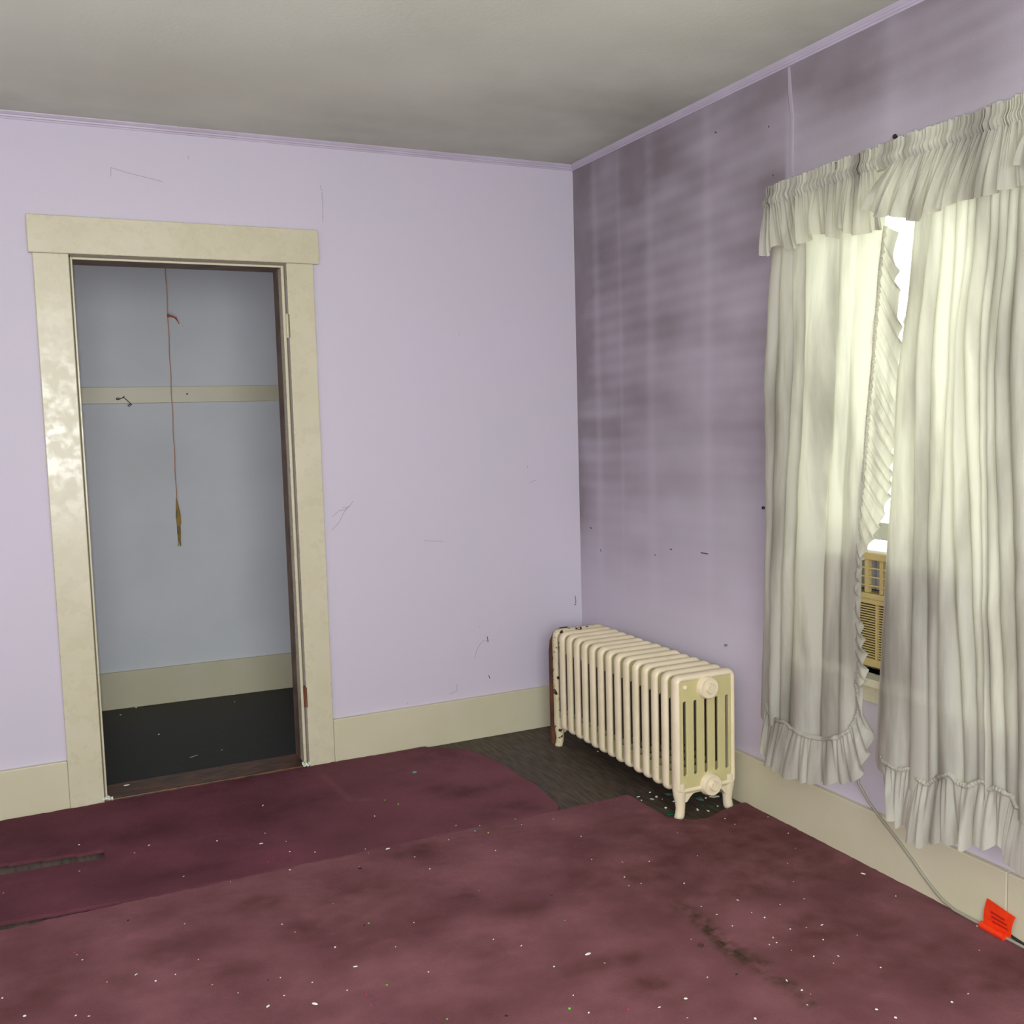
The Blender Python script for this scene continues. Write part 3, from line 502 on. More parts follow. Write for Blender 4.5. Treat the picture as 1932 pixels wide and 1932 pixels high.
# legs with splayed feet
def leg(x, y, sx, rear):
    prof = [(.0, ZB+.045, .0245, .0215), (0, ZB+.02, .0250, .0215), (.001, ZB, .0235, .0210), (.003, .06, .0195, .0190), (.004, .035, .0165, .0170), (.0015, .014, .0175, .0175), (-.002, .003, .0185, .0180), (-.002, 0, .0170, .0165)]
    if rear: prof = [(a-(.0 if h > .06 else .004), h, w, d) for a, h, w, d in prof]
    mb = MB(); k = 14; vs = []
    for a, h, w, d in prof: vs += [(x - sx*a + w*math.cos(2*math.pi*j/k), y + d*math.sin(2*math.pi*j/k), h) for j in range(k)]
    fs = [(i*k+j, i*k+(j+1) % k, (i+1)*k+(j+1) % k, (i+1)*k+j) for i in range(len(prof)-1) for j in range(k)] + [tuple(range(k))[::-1], tuple(range((len(prof)-1)*k, len(prof)*k))]
    o = mb.add(vs, fs).build('leg', m_rad if not rear else m_radrust, None, smooth=True); o.parent = rad
for sx, x in ((-1, -HW+.0235), (1, HW-.0235)):
    leg(x, 0, sx, False); leg(x, PITCH*(NS-1), sx, True)
# flared skirt of the front end section between the legs
def arch(y0, y1, m_):
    top = ZB+.028; pts = [(-HW+.03, top), (-HW+.03, .058)]
    for i in range(9):
        t = i/8; pts.append((-HW+.046+.034*t, .056+.028*math.sin(t*math.pi/2)))
    for i in range(9):
        t = 1-i/8; pts.append((HW-.046-.034*t, .056+.028*math.sin(t*math.pi/2)))
    pts += [(HW-.03, .058), (HW-.03, top)]
    o = MB().prism(pts, 1, y0, y1).build('skirt', m_, None, bevel=.003); o.parent = rad
arch(-.016, .012, m_rad); arch(PITCH*(NS-1)-.012, PITCH*(NS-1)+.012, m_radrust)
# rust-brown pipe at the far end
pp = [(-.281, -.232, 0), (-.281, -.232, .2), (-.280, -.232, .40), (-.276, -.233, .445), (-.262, -.235, .474), (-.235, -.238, .488), (-.21, -.242, .488)]
tag(MB().tube(pp, [.0155]*7, 12).build('heating_pipe', m_rust, smooth=True), 'rust-brown upright pipe behind the far end of the radiator', 'pipe')

# ---------------------------------------------------------------- window
win = struct(empty('window_1', (0, (WY0+WY1)/2, WZ0)))
CW = .11
MB().box((-.02, WY1, WZ0), (0, WY1+CW, WZ1)).box((-.02, WY0-CW, WZ0), (0, WY0, WZ1)).box((-.024, WY0-CW-.015, WZ1), (0, WY1+CW+.0, 2.10)).build('casing', m_cream, win, bevel=.003)
MB().box((-.058, WY0-CW-.02, .582), (.05, WY1+CW+.02, WZ0)).build('sill', m_cream, win, bevel=.003)
MB().box((-.018, WY0-CW, .521), (0, WY1+CW, .582)).build('apron', m_cream, win, bevel=.003)
fr = MB()
for a, b in ((WY1-.02, WY1), (WY0, WY0+.02)): fr.box((0, a, WZ0), (T, b, WZ1))
fr.box((0, WY0, WZ1-.02), (T, WY1, WZ1)).box((.05, WY0, .58), (T+.03, WY1, WZ0)); fr.build('frame', m_sash, win)
def sash(x, z0, z1, rb, rt, name):
    y0, y1 = WY0+.02, WY1-.02; s = MB().box((x, y0, z0), (x+.03, y1, z0+rb)).box((x, y0, z1-rt), (x+.03, y1, z1)).box((x, y0, z0), (x+.03, y0+.045, z1)).box((x, y1-.045, z0), (x+.03, y1, z1))
    s = s.build(name, m_sash, win, bevel=.003); MB().box((x+.013, y0+.04, z0+.01), (x+.016, y1-.04, z1-.01)).build('pane', m_glass, s); return s
sash(.045, 1.005, 1.32, .052, .030, 'lower_sash'); sash(.080, 1.285, 2.04, .030, .045, 'upper_sash')
added_win = struct(empty('added_window', (-2.1, Y0, 1.5)))  # unseen window, made up to frame the added fill light
MB().box((-3.0, Y0, .7), (-2.9, Y0+.02, 2.3)).box((-1.3, Y0, .7), (-1.2, Y0+.02, 2.3)).box((-3.0, Y0, 2.2), (-1.2, Y0+.024, 2.3)).box((-3.0, Y0, .7), (-1.2, Y0+.04, .8)).build('casing', m_cream, added_win, bevel=.003)

# ---------------------------------------------------------------- air conditioner in the window
AY0, AY1, AZ0, AZ1, AX = -2.24, -1.60, .630, .976, -.032
ac = empty('air_conditioner', (.1, (AY0+AY1)/2, AZ0)); tag(ac, 'tan window air conditioner seen in the gap between the two curtains', 'air conditioner')
MB().box((AX+.05, AY0+.01, AZ0), (.42, AY1-.01, AZ1-.004)).build('case', m_accase, ac, bevel=.004)
fr = MB().box((AX, AY0, .955), (AX+.05, AY1, AZ1)).box((AX, AY0, .838), (AX+.05, AY1, .855)).box((AX+.004, AY0, AZ0+.004), (AX+.05, AY1, .658)).box((AX, AY1-.03, AZ0+.004), (AX+.05, AY1, AZ1)).box((AX, AY0, AZ0+.004), (AX+.05, AY0+.03, AZ1)).box((AX+.006, AY0, .822), (AX+.05, AY1, .838))
fr.build('front_frame', m_ac, ac, bevel=.003)
MB().box((AX+.045, AY0+.03, .856), (AX+.0505, AY1-.03, .954)).box((AX+.03, AY0+.03, .659), (AX+.0505, AY1-.03, .821)).build('cavity', m_acdark, ac)
gr = MB()
for k in range(21): gr.box((AX+.010, AY0+.03, .662+k*.0076), (AX+.018, AY1-.03, .6655+k*.0076))
yk = AY1-.035
yk = -1.695
while yk > AY0+.04:
    gr.box((AX+.007, yk-.007, .658), (AX+.016, yk, .822)); yk -= .1155
gr.build('intake_grille', m_ac, ac)
lv = MB()
for z in (.930, .904, .878): lv.box((AX+.006, AY0+.03, z-.002), (AX+.012, AY1-.03, z+.002))
y = AY1-.05
while y > AY0+.03:
    lv.box((AX+.008, y-.014, .856), (AX+.022, y, .954)); y -= .058
lv.build('louvre', m_ac, ac)
vn = MB(); y = AY1-.04
while y > AY0+.03:
    vn.box((AX+.036, y-.020, .862), (AX+.044, y, .95)); y -= .029
vn.build('vane', m_acmid, ac)

# ---------------------------------------------------------------- curtains
def interp_rows(K, z):
    """K: rows (from high z to low z) of knots (y,z); knots' y at height z (array) -> (len(z), nk)"""
    nk = len(K[0]); out = np.zeros((len(z), nk))
    for k in range(nk):
        zz = np.array([r[k][1] for r in K])[::-1]; yy = np.array([r[k][0] for r in K])[::-1]; out[:, k] = np.interp(z, zz, yy)
        lo = z < zz[0]; sl = (yy[1]-yy[0])/(zz[1]-zz[0]); out[lo, k] = yy[0]+sl*.5*(z[lo]-zz[0])
        hi = z > zz[-1]; sl = (yy[-1]-yy[-2])/(zz[-1]-zz[-2]); out[hi, k] = yy[-1]+sl*.6*(z[hi]-zz[-1])
    return out
def panel(K, amps, ks, zb, xb, nz=150, per=22, ztop=2.05, seed=0):
    """zb(y): seam height. returns grid P (nz, nu, 3); u from left to right"""
    t = np.linspace(0, 1, nz); nk = len(K[0]); rows = []
    zmid = ztop+(0.40-ztop)*t; Yk = interp_rows(K, zmid)
    U = []; 
    for s in range(nk-1):
        v = np.linspace(0, 1, per, endpoint=(s == nk-2)); U.append((s, v))
    cols = []
    for s, v in U:
        y0 = Yk[:, s][:, None]; y1 = Yk[:, s+1][:, None]; w = y1-y0
        # fold wanders and deepens on its way down
        wob = 1+.25*np.sin(t[:, None]*5.1+s*1.7+seed)
        k = ks[s]*np.clip(.7+.4*t[:, None], 0, 1); a = 1.35*amps[s]*wob*np.clip(.25+2.6*t[:, None], 0, 1)
        y = y0+w*(v[None]-k*np.sin(2*np.pi*v[None]))
        x = xb-a*((1-np.cos(2*np.pi*v[None]))/2)**.8
        cols.append((x, y))
    X = np.concatenate([c[0] for c in cols], 1); Y = np.concatenate([c[1] for c in cols], 1)
    Zb = zb(Y[-1])[None]; Z = ztop+(Zb-ztop)*t[:, None]
    X = X+.0035*vnoise(Y*.6, Z, 7.0, seed+3)+.0015*vnoise(Y, Z*.5, 30, seed+4)
    return np.stack([X, Y, Z], -1)
def front_x(P, y):
    """foremost x of the panel's bottom row near each y"""
    by, bx = P[-1, :, 1], P[-1, :, 0]; out = []
    for q in np.atleast_1d(y):
        m_ = np.abs(by-q) < .014; out.append(bx[m_].min() if m_.any() else bx[np.abs(by-q).argmin()])
    return np.array(out)
def smooth1(a, n):
    k = np.ones(n)/n; p = np.pad(a, (n//2, n-1-n//2), 'edge'); return np.convolve(p, k, 'valid')
def arc_resample(rows, n):
    R = np.array(rows, float); d = np.r_[0, np.cumsum(np.hypot(np.diff(R[:, 0]), np.diff(R[:, 1]))+np.hypot(np.diff(R[:, 2]), np.diff(R[:, 3])))]; d /= d[-1]
    t = np.linspace(0, 1, n); return np.stack([smooth1(np.interp(t, d, R[:, k]), 9) for k in range(4)], -1), t
def ruffle(rows, xs, pitch, amp, n=700, nv=22, seed=0, lift=.006, flare=.02, xo=None):
    """gathered strip from a sewing line to its hem; xs(y, z): x of the cloth at the sewing line"""
    R, t = arc_resample(rows, n); L = np.r_[0, np.cumsum(np.hypot(np.diff(R[:, 0]), np.diff(R[:, 1])))]
    x0 = xs(R[:, 0], R[:, 1]); rr = np.random.default_rng(seed)
    jit = np.interp(L, np.linspace(0, L[-1], 40), rr.uniform(-1, 1, 40)); ph = 2*np.pi*(L/pitch+.35*jit); ph2 = 2*np.pi*(L/(pitch*.41)+.5*jit)
    v = np.linspace(0, 1, nv); P = np.zeros((nv, n, 3)); A = np.interp(L, np.linspace(0, L[-1], 30), rr.uniform(.55, 1.25, 30))
    for i, q in enumerate(v):
        fine = (1-q)**1.5; big = q**.8
        d = amp*A*big*np.sin(ph)+amp*.38*(fine*.8+.12)*np.sin(ph2)*np.minimum(1, q*6)
        ey = R[:, 2]-R[:, 0]; ez = R[:, 3]-R[:, 1]
        side = amp*.55*A*big*np.cos(ph)                       # folds lean over sideways
        tl = np.hypot(np.gradient(R[:, 0]), np.gradient(R[:, 1]))+1e-9; ty, tz = np.gradient(R[:, 0])/tl, np.gradient(R[:, 1])/tl
        P[i, :, 0] = x0-lift-flare*math.sin(q*math.pi*.6)+d+(0 if xo is None else np.interp(t, *xo)*q)
        P[i, :, 1] = R[:, 0]+ey*q+side*ty; P[i, :, 2] = R[:, 1]+ez*q+side*tz*.8+.004*np.sin(ph)*big
    dx = (x0-lift-.5*flare+.08)+(0 if xo is None else .5*np.interp(t, *xo))           # keep the outline where it was measured
    for i, q in enumerate(v):
        dq = smooth1((x0-lift-flare*q+.08)+(0 if xo is None else q*np.interp(t, *xo)), 41)
        P[i, :, 1] += dq*(R[:, 0]-CAM.y)/2.16; P[i, :, 2] += dq*(R[:, 1]-CAM.z)/2.16
    R = R.copy(); d0 = smooth1(x0-lift+.08, 41); R[:, 0] += d0*(R[:, 0]-CAM.y)/2.16; R[:, 1] += d0*(R[:, 1]-CAM.z)/2.16
    return P, R, x0
def shirring(R, x0, w, name, parent, inset=.5, lift=.009):
    """puckered band along the sewing line"""
    n = len(R); L = np.r_[0, np.cumsum(np.hypot(np.diff(R[:, 0]), np.diff(R[:, 1])))]
    m_ = int(L[-1]/.0016); Lq = np.linspace(0, L[-1], m_); y = np.interp(Lq, L, R[:, 0]); z = np.interp(Lq, L, R[:, 1]); x = np.interp(Lq, L, x0)
    tl = np.hypot(np.gradient(y), np.gradient(z)); ty, tz = smooth1(np.gradient(y)/tl, 15), smooth1(np.gradient(z)/tl, 15)
    P = []; r = np.random.default_rng(5); j = r.uniform(.4, 1, m_); j2 = r.uniform(-1, 1, m_)
    for q in np.linspace(-1, 1, 7):
        off = q*w/2*(1+.3*np.interp(Lq, Lq[::6], r.uniform(-1, 1, len(Lq[::6]))))+inset*w
        b = (1-q*q)**.5 if abs(q) < 1 else 0
        P.append(np.stack([x-lift*(.3+.7*b)+.0018*np.sin(2*np.pi*Lq/.0085+1.5*j2)*j, y-tz*off, z+ty*off], -1))
    return grid_mesh(name, np.array(P), m_cloth, parent)

# -- left curtain
cA = empty('curtain', (-.08, -1.6, 2.05)); tag(cA, 'left dingy white curtain with a ruffled inner edge and ruffled round hem', 'curtain')
zbA = lambda y: np.interp(-y, [1.36, 1.41, 1.476, 1.506, 1.575, 1.646, 1.715, 1.759, 1.80], [.42, .385, .392, .378, .374, .382, .408, .44, .49])-.012
KA2 = [list(r[:-1])+[(r[-1][0]-.016, r[-1][1])] for r in KA]
PA = panel(KA2, [.026, .030, .026, .036, .012, .014], [.20, .26, .28, .14, .05, .05], zbA, -.076, seed=1)
oA = grid_mesh('panel', PA, m_cloth, cA)
def xsA(y, z):
    fx = front_x(PA, np.clip(y, -1.79, -1.38)); zt = np.clip((z-.40)/.25, 0, 1)
    return smooth1(fx*(1-zt)+(-.072)*zt, 7)
PR, RR, xx0 = ruffle(RUF_A, xsA, .047, .0105, n=1000, seed=4, lift=.004, flare=.010)
grid_mesh('ruffle', PR, m_cloth, cA)
shirring(RR, xx0, .014, 'shirring', cA, inset=-.45, lift=.010)

# -- right curtain
cB = empty('curtain', (-.09, -2.2, 2.05)); tag(cB, 'right dingy white curtain hanging in deep vertical folds, cut off by the picture edge', 'curtain')
KB2 = []
for r in KB:
    last = r[-1]; KB2.append(list(r)+[(last[0]-.06, last[1]), (last[0]-.115, last[1]), (last[0]-.18, last[1]), (last[0]-.25, last[1])])
PB = panel(KB2, [.020, .030, .026, .030, .028, .026, .026, .024, .028, .034, .032, .032, .03], [.05, .24, .30, .26, .16, .27, .18, .28, .22, .26, .24, .2, .2],
           lambda y: np.interp(-y, [p[0]*-1 for p in sorted(RUF_B, key=lambda p: -p[0])], [p[1] for p in sorted(RUF_B, key=lambda p: -p[0])])-.012, -.098, nz=150, seed=5)
grid_mesh('panel', PB, m_cloth, cB)
RB = list(RUF_B)+[(-2.50, .41, -2.51, .26), (-2.60, .41, -2.62, .25)]
xo = (np.linspace(0, 1, 22), [-.0, -.03, -.01, .012, -.03, -.035, .0, -.02, .015, -.02, .01, -.015, .01, .0, -.01, .005, -.045, -.04, -.01, -.02, -.02, -.02])
PR2, RR2, xx2 = ruffle(RB, lambda y, z: smooth1(front_x(PB, y), 9),   .052, .0105, n=1000, seed=9, lift=.003, flare=.012, xo=xo)
grid_mesh('ruffle', PR2, m_cloth, cB)
shirring(RR2, xx2, .013, 'shirring', cB, inset=-.2, lift=.010)
# inner ruffle of the right curtain peeping out behind its edge
fl = []
for q in np.linspace(0, 1, 24):
    z = 1.80-.42*q; e = np.interp(z, [p[1] for p in EDGE_B[::-1]], [p[0] for p in EDGE_B[::-1]])
    out_ = np.interp(z, [1.38, 1.60, 1.632, 1.655, 1.70, 1.783, 1.80], [-.02, -.02, .008, .044, .030, .004, -.01])
    fl.append([(-.050+.004*math.sin(q*20+w*3), e+out_*w-(1-w)*.05, z-(.02*w)) for w in np.linspace(0, 1, 8)])
grid_mesh('inner_ruffle', np.array(fl), m_cloth, cB)

# -- valances
def valance(name, label, top, hem, xt, xh, parent=None, tuck=0.0, nfine=34, nbig=8, seed=0, lean=.0, n=520):
    e = empty(name, (xt, top[0][0], 2.06)); tag(e, label, 'valance')
    t = np.linspace(0, 1, n); tw = t+.13*np.sin(np.pi*t); sh = (xt+xh)/2+.10; top = [(p[0]+sh, p[1]+sh*.15) for p in top]; hem = [(p[0]+sh*1.02, p[1]+sh*.23) for p in hem]
    ty = np.interp(tw, np.linspace(0, 1, len(top)), [p[0] for p in top]); tz = np.interp(tw, np.linspace(0, 1, len(top)), [p[1] for p in top])
    H_ = np.array(hem); d = np.r_[0, np.cumsum(np.abs(np.diff(H_[:, 0]))+.3*np.abs(np.diff(H_[:, 1])))]; d /= d[-1]
    hy = np.interp(t, d, H_[:, 0]); hz = smooth1(np.interp(t, d, H_[:, 1]), 9)
    rr = np.random.default_rng(seed); jit = np.interp(t, np.linspace(0, 1, 30), rr.uniform(-1, 1, 30)); jit2 = np.interp(t, np.linspace(0, 1, 60), rr.uniform(-1, 1, 60))
    phf = 2*np.pi*(t*nfine+.45*jit2); phb = 2*np.pi*(t*nbig+.30*jit); A = np.interp(t, np.linspace(0, 1, 24), rr.uniform(.5, 1.3, 24))
    # header and rod pocket
    P = []
    for q in np.linspace(0, 1, 12):        # q 0 top edge .. 1 bottom of the pocket
        z = tz-.066*q+(.005*jit2+.003*np.sin(phf))*(1-q)**2; bulge = .011*math.exp(-((q-.68)/.22)**2)
        P.append(np.stack([xt-bulge+.0058*np.sin(phf+q*.6*jit)*(1.0-.4*q)+.0032*np.sin(phf*2.3+jit*3), ty+.0016*np.cos(phf), z], -1))
    grid_mesh('header', np.array(P), m_cloth, e)
    P = []; ty = ty-tuck*(1-t)**5
    for q in np.linspace(0, 1, 30):
        b = q**.9; f = (1-q)**2.2
        x = xt-.004+(xh-xt)*math.sin(q*math.pi/2)+.013*A*b*np.sin(phb)+.0062*f*np.sin(phf)+.0035*(1-q*.6)*np.sin(phb*2.37+jit*2)
        y = ty*(1-b)+hy*b+.011*A*b*np.cos(phb); z = (tz-.060)*(1-q)+hz*q
        P.append(np.stack([x, y, z], -1))
    grid_mesh('skirt', np.array(P), m_cloth, e); return e
valance('valance', 'ruffled white valance over the left curtain, yellowed by window light', [(-1.402, 2.101), (-1.47, 2.107), (-1.66, 2.112), (-1.87, 2.116)],
        [(-1.422, 1.893)]+VAL_A_HEM[1:12]+[(-1.884, 1.885), (-1.915, 1.884)], -.100, -.128, nfine=36, nbig=8, seed=3)
valance('valance', 'ruffled white valance piece overlapping the first one, over the right curtain', [(-1.865, 2.116), (-2.1, 2.117), (-2.34, 2.120)],
        [(-1.862, 1.950)]+VAL_B_HEM[1:]+[(-2.40, 1.91)], -.120, -.152, nfine=40, nbig=10, seed=8, tuck=.055)
valance('valance', 'third white valance piece, its pointed lower corner just inside the right picture edge', [(-2.335, 2.118), (-2.75, 2.12)],
        [(-2.318, 1.957), (-2.37, 1.935), (-2.45, 1.91), (-2.6, 1.905), (-2.76, 1.905)], -.138, -.174, nfine=30, nbig=8, seed=12)
rod = MB().tube([(-.004, -1.392, 2.072), (-.05, -1.392, 2.072), (-.080, -1.396, 2.069), (-.088, -1.42, 2.062), (-.088, -2.75, 2.062)], .006, 10).tube([(0, -1.392, 2.072), (-.006, -1.392, 2.072)], .012, 12)
tag(rod.build('curtain_rod', m_rod, smooth=True), 'white curtain rod threaded through the ruffled valances', 'curtain rod')

# ---------------------------------------------------------------- power cord and its orange tag
cp = [(.02, -1.70, .60), (-.030, -1.70, .575), (-.034, -1.715, .50), (-.03, -1.735, .36), (-.030, -1.752, .262), (-.028, -1.790, .218), (-.026, -1.838, .181), (-.025, -1.90, .140), (-.0245, -1.959, .098), (-.0245, -2.0, .066), (-.025, -2.035, .043), (-.027, -2.07, .026), (-.029, -2.108, .0175), (-.030, -2.16, .0165), (-.030, -2.21, .0165), (-.032, -2.28, .0165), (-.034, -2.36, .0165), (-.036, -2.6, .0165), (-.04, -2.9, .0165)]
tag(MB().tube(cp, .0042, 8).build('power_cord', m_cord, smooth=True), 'pale grey power cord dropping from the curtain and running along the right baseboard', 'cord')
tag(MB().tube([(-.0265, -2.255, .030), (-.024, -2.29, .022), (-.0245, -2.33, .0175), (-.0245, -2.5, .0165), (-.0245, -2.9, .0165)], .004, 8).build('power_cord', m_cordblk, smooth=True), 'black cord end beside the grey cord, emerging behind the orange tag', 'cord')
tg = empty('cord_tag', (-.03, -2.24, .012)); tag(tg, 'bright orange folded tag wrapped round the cord at the baseboard', 'tag')
MB().tube([(-.034, -2.198, .0195), (-.037, -2.235, .0195), (-.040, -2.275, .0195)], [.0100, .0105, .0095], 12).build('sleeve', m_orange, tg, smooth=True)
def flag(s0, s1, h0, h1, off=0, th=.0012):
    rows = []
    for i in range(14):
        s = s0+(s1-s0)*i/13; row = []
        for j in range(10):
            h = h0+(h1-h0)*j/9; y = -2.204-.082*s-.012*h*h; zt = .0225+(.070-.010*s*s)*h; x = -.0315-.006*math.sin(s*2.6)*h+.010*h*h*(1-s*.6)-off
            row.append((min(x, -.0225), y+.010*h*(1-s), zt))
        rows.append(row)
    return np.array(rows)
grid_mesh('flap', flag(0, 1, 0, 1), m_orange, tg, thick=(.0012, 0, 0))
for h0, h1, s0, s1 in ((.42, .50, .3, .85), (.58, .66, .25, .75), (.26, .33, .35, .9)): grid_mesh('print_line', flag(s0, s1, h0, h1, .0006), m_orangedk, tg, thick=(.0004, 0, 0))

# ---------------------------------------------------------------- litter on the carpet and boards
def chip_mesh(name, m_, n=5, th=.25, elong=1.0, seed=0):
    r = random.Random(seed); poly = [((1+.35*(r.random()-.5))*math.cos(2*math.pi*i/n)*elong, (1+.35*(r.random()-.5))*math.sin(2*math.pi*i/n)/elong**.5) for i in range(n)]
    v = [(x, y, 0) for x, y in poly]+[(x*.85, y*.85, th) for x, y in poly]; f = [tuple(range(n))[::-1], tuple(range(n, 2*n))]+[(i, (i+1) % n, n+(i+1) % n, n+i) for i in range(n)]
    me = bpy.data.meshes.new(name); me.from_pydata(v, [], f); me.update(); me.materials.append(m_); return me
def scatter(name, pts, meshes, smin, smax, z, label, cat, group, flat=False):
    r = random.Random(len(pts)+11); n_ = len(pts); order = sorted(range(n_), key=lambda k: ((Vector((*pts[k], 0))-CAM).dot(_R)/(Vector((*pts[k], 0))-CAM).dot(_f))); rank = {k: i for i, k in enumerate(order)}
    W = ['first', 'second', 'third', 'fourth', 'fifth', 'sixth', 'seventh', 'eighth', 'ninth', 'tenth', 'eleventh', 'twelfth']; T_ = ['', '', 'two', 'three', 'four', 'five', 'six', 'seven', 'eight', 'nine', 'ten', 'eleven', 'twelve']
    for k, (x, y) in enumerate(pts):
        o = bpy.data.objects.new(name, meshes[k % len(meshes)]); C.objects.link(o); s = r.uniform(smin, smax); o.scale = (s, s, s)
        x = min(x, -.024)
        o.location = (x, y, z); o.rotation_euler = (r.uniform(-.3, .3), r.uniform(-.3, .3), r.uniform(0, 6.28)) if not flat else (0, 0, r.uniform(0, 6.28)); tag(o, label if n_ > 12 or n_ == 1 else '%s, %s from the left of %s' % (label, W[rank[k]], T_[n_]), cat, group)
wm = [chip_mesh('paint_fleck', m_white, 5, .5, 1.0, 1), chip_mesh('paint_fleck', m_white, 4, .4, 1.5, 2), chip_mesh('paint_fleck', m_white, 6, .6, 1.15, 3)]
ZC = .0135
nearp = [p for p in DEBRIS['white'] if p[1] < -.94]; farp = [p for p in DEBRIS['white'] if p[1] >= -.94 and p[0] < -.62]
for where, cond in (('in the left part of the near carpet', lambda p: p[0] < -1.42), ('in front of the radiator on the near carpet', lambda p: p[0] >= -1.42 and p[1] > -1.5),
                    ('in the middle foreground of the carpet', lambda p: -1.42 <= p[0] < -.70 and p[1] <= -1.5), ('beside the dark stain trail in the near carpet', lambda p: -.70 <= p[0] < -.46 and p[1] <= -1.5),
                    ('between the stain trail and the right baseboard', lambda p: p[0] >= -.46 and p[1] <= -1.5)):
    scatter('paint_fleck', [p for p in nearp if cond(p)], wm, .0014, .0028, ZC, 'white fleck '+where, 'paint fleck', 'white flecks '+where)
scatter('paint_fleck', farp, wm, .0018, .0032, ZC, 'white fleck on the dark carpet strip', 'paint fleck', 'white flecks scattered on the far carpet strip')
scatter('paint_fleck', [p for p in DEBRIS['white'] if p[1] >= -.94 and p[0] >= -.62], wm, .002, .0028, .0015, 'white fleck at the carpet edge left of the radiator', 'paint fleck', 'white flecks at the carpet edge by the radiator')
scatter('paint_fleck', CLOSET_DEB, wm, .003, .006, .001, 'tiny pale fleck on the black closet floor', 'paint fleck', 'flecks on the closet floor')
scatter('paint_fleck', SHARDS, wm, .0025, .0055, .001, 'tiny white glinting crumb on the dark boards under the radiator', 'crumb', 'crumbs on the boards under the radiator')
for key, m_, col in (('green', m_gch, 'green'), ('red', m_rch, 'red'), ('yellow', m_ych, 'ochre'), ('orange', m_och, 'orange'), ('dark', m_blk, 'black')):
    for nm, cond in (('near', lambda p: p[1] < -.94), ('far', lambda p: p[1] >= -.94)):
        q = [p for p in DEBRIS[key] if cond(p)]
        if not q: continue
        where = 'near maroon carpet' if nm == 'near' else 'darker maroon carpet strip'
        nmn = 'lint_speck' if key == 'dark' else 'confetti_bit'
        scatter(nmn, q, [chip_mesh(nmn, m_, 5, .4, 1.2, 5)], .0022, .0032 if key != 'dark' else .006, ZC, '%s %s on the %s' % (col, 'speck of lint' if key == 'dark' else 'confetti-sized bit', where), 'speck' if key == 'dark' else 'confetti bit', '%s specks on the %s' % (col, where))
scatter('confetti_bit', DEBRIS['magenta'], [chip_mesh('confetti_bit', m_mag, 5, .4)], .0028, .003, ZC, 'single magenta confetti-sized bit on the near carpet', 'confetti bit', None)
scatter('confetti_bit', DEBRIS['cyan'], [chip_mesh('confetti_bit', m_cy, 5, .4)], .004, .0042, ZC, 'single teal bit lying on the carpet seam', 'confetti bit', None)
big_lb = ['long pale flake lying on the carpet seam right of the closet doorway', 'white oblong chip at the lower middle-left of the near carpet', 'long greenish-white sliver on the near carpet, lower centre', 'dull grey flake on the darker carpet strip before the closet',
          'large white splinter near the bottom edge, left of centre', 'slender grey-green sliver beside the large white splinter near the bottom edge', 'white chip at the lower left corner of the near carpet', 'curled white sliver on the carpet beside the right baseboard',
          'dull white crumb near the lower right, left of the bright flake', 'whitish smear-like flake near the bottom right', 'bright white flake at the bottom edge, right of centre', 'pair-like white chip below the dark stain trail', 'white chip at the bottom edge right of centre']
for k, (x, y) in enumerate(DEBRIS['big']):
    L_ = (.011, .009, .013, .009, .011, .010, .007, .010, .007, .007, .007, .008, .007)[k]
    me = chip_mesh('paint_chip', m_white if k not in (3, 5) else m_ceil, 6, .25, 1.0 if L_ < .008 else 1.35, 20+k)
    o = bpy.data.objects.new('paint_chip', me); C.objects.link(o); o.location = (min(x, -.03), y, ZC+.001); s = L_*.55; o.scale = (s, s*(.55 if L_ > .008 else .8), s); o.rotation_euler = (.15, .1, (.3, -.1, .2, .1, -.6, .8, .3, -.9, 0, -.5, -.3, -.3, -.2)[k]); tag(o, big_lb[k], 'paint chip')
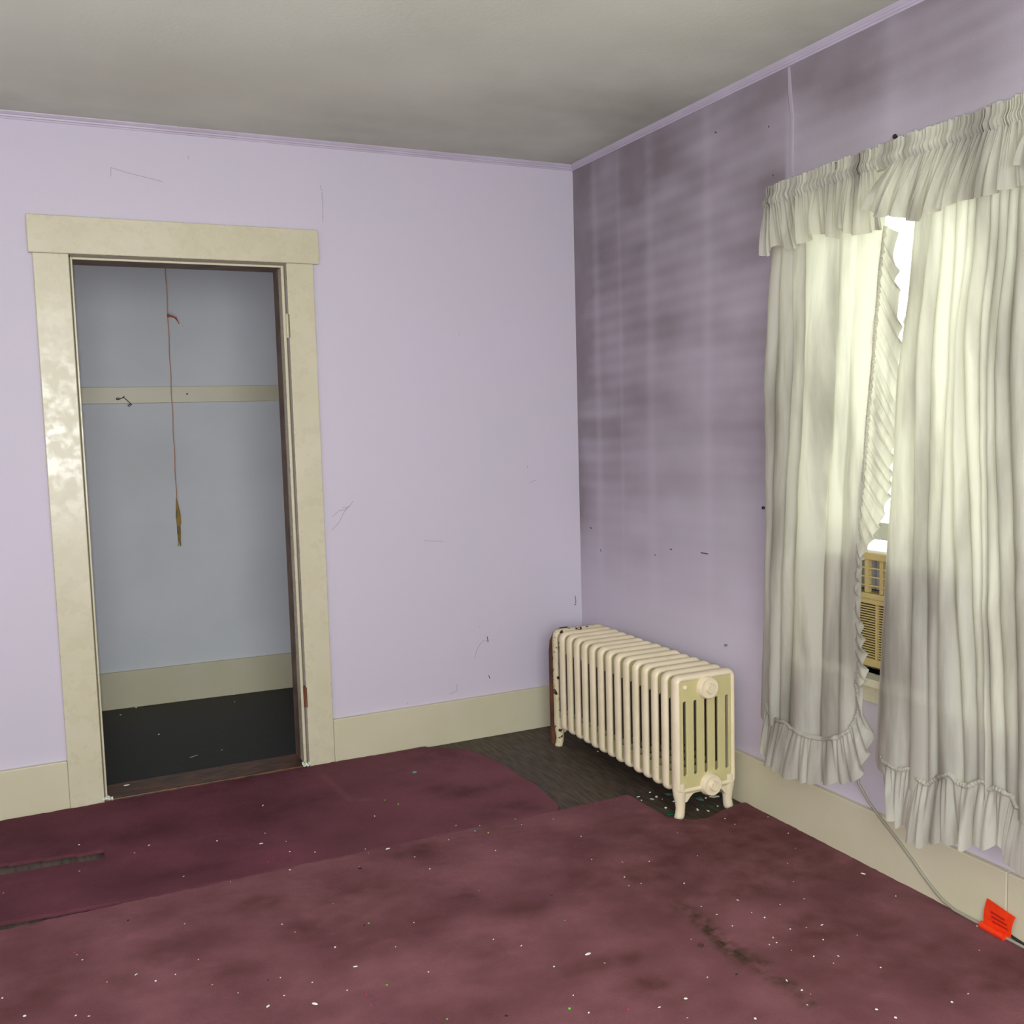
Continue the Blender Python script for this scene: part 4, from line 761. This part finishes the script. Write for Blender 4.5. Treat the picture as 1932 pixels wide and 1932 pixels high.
for k, (x, y) in enumerate(CLOSET_BIG):
    if k == 0:
        o = bpy.data.objects.new('paint_chip', chip_mesh('paint_chip', m_white, 6, .2, 1.4, 40)); C.objects.link(o); o.location = (x, y, .021); o.scale = (.009, .006, .009); tag(o, 'pale chip lying on the left end of the closet threshold', 'paint chip')
    else: tag(MB().tube([(x-.02, y, .004), (x-.008, y-.008, .007), (x+.004, y-.003, .008), (x+.012, y+.008, .005), (x+.002, y+.012, .003)], .0018, 6).build('wire_bit', m_acmid, smooth=True), 'curled bit of pale wire on the black closet floor', 'wire')
for (x, y), r_, z, m_, lb in ((DEBRIS['ring'][0], .0075, ZC, m_cy, 'small pale green ring lying on the dark carpet strip'), (DEBRIS['ring'][1], .0065, ZC, m_rust, 'small rust-red ring on the near carpet left of the stain trail')):
    tag(MB().tube([(x+r_*math.cos(a*.5236), y+r_*math.sin(a*.5236), z+.002) for a in range(12)], .0014, 6, closed=True).build('ring', m_, smooth=True), lb, 'ring')
m_shard = bpy.data.materials.new('broken_green_glass'); nt, N, L = nodes(m_shard); b = N['Principled BSDF']; b.inputs['Base Color'].default_value = rgb(120, 190, 170); b.inputs['Roughness'].default_value = .05; b.inputs['Transmission Weight'].default_value = .6
m_shard2 = bpy.data.materials.new('dark_green_glass'); nt, N, L = nodes(m_shard2); b = N['Principled BSDF']; b.inputs['Base Color'].default_value = rgb(0, 110, 70); b.inputs['Roughness'].default_value = .1
for k, ((x, y), s, lb) in enumerate(zip(GLASS, (.026, .030, .026, .010, .012, .018), ('pale flat glass shard under the front of the radiator, left of the front leg', 'teal glass shard under the arch of the radiator front', 'pinkish-grey glass shard beside the teal one under the radiator', 'small bright green glass bit under the radiator front', 'second small green glass bit under the radiator front', 'dark green glass piece beside the left front foot of the radiator'))):
    me = chip_mesh('glass_shard', (m_shard, m_shard, m_ceil, m_shard2, m_shard2, m_shard2)[k], 5, .12, 1.3, 50+k); o = bpy.data.objects.new('glass_shard', me); C.objects.link(o); o.location = (x, y, .002); o.scale = (s*.55, s*.55, s*.5); o.rotation_euler = (.05, .06, k*1.3); tag(o, lb, 'glass shard')
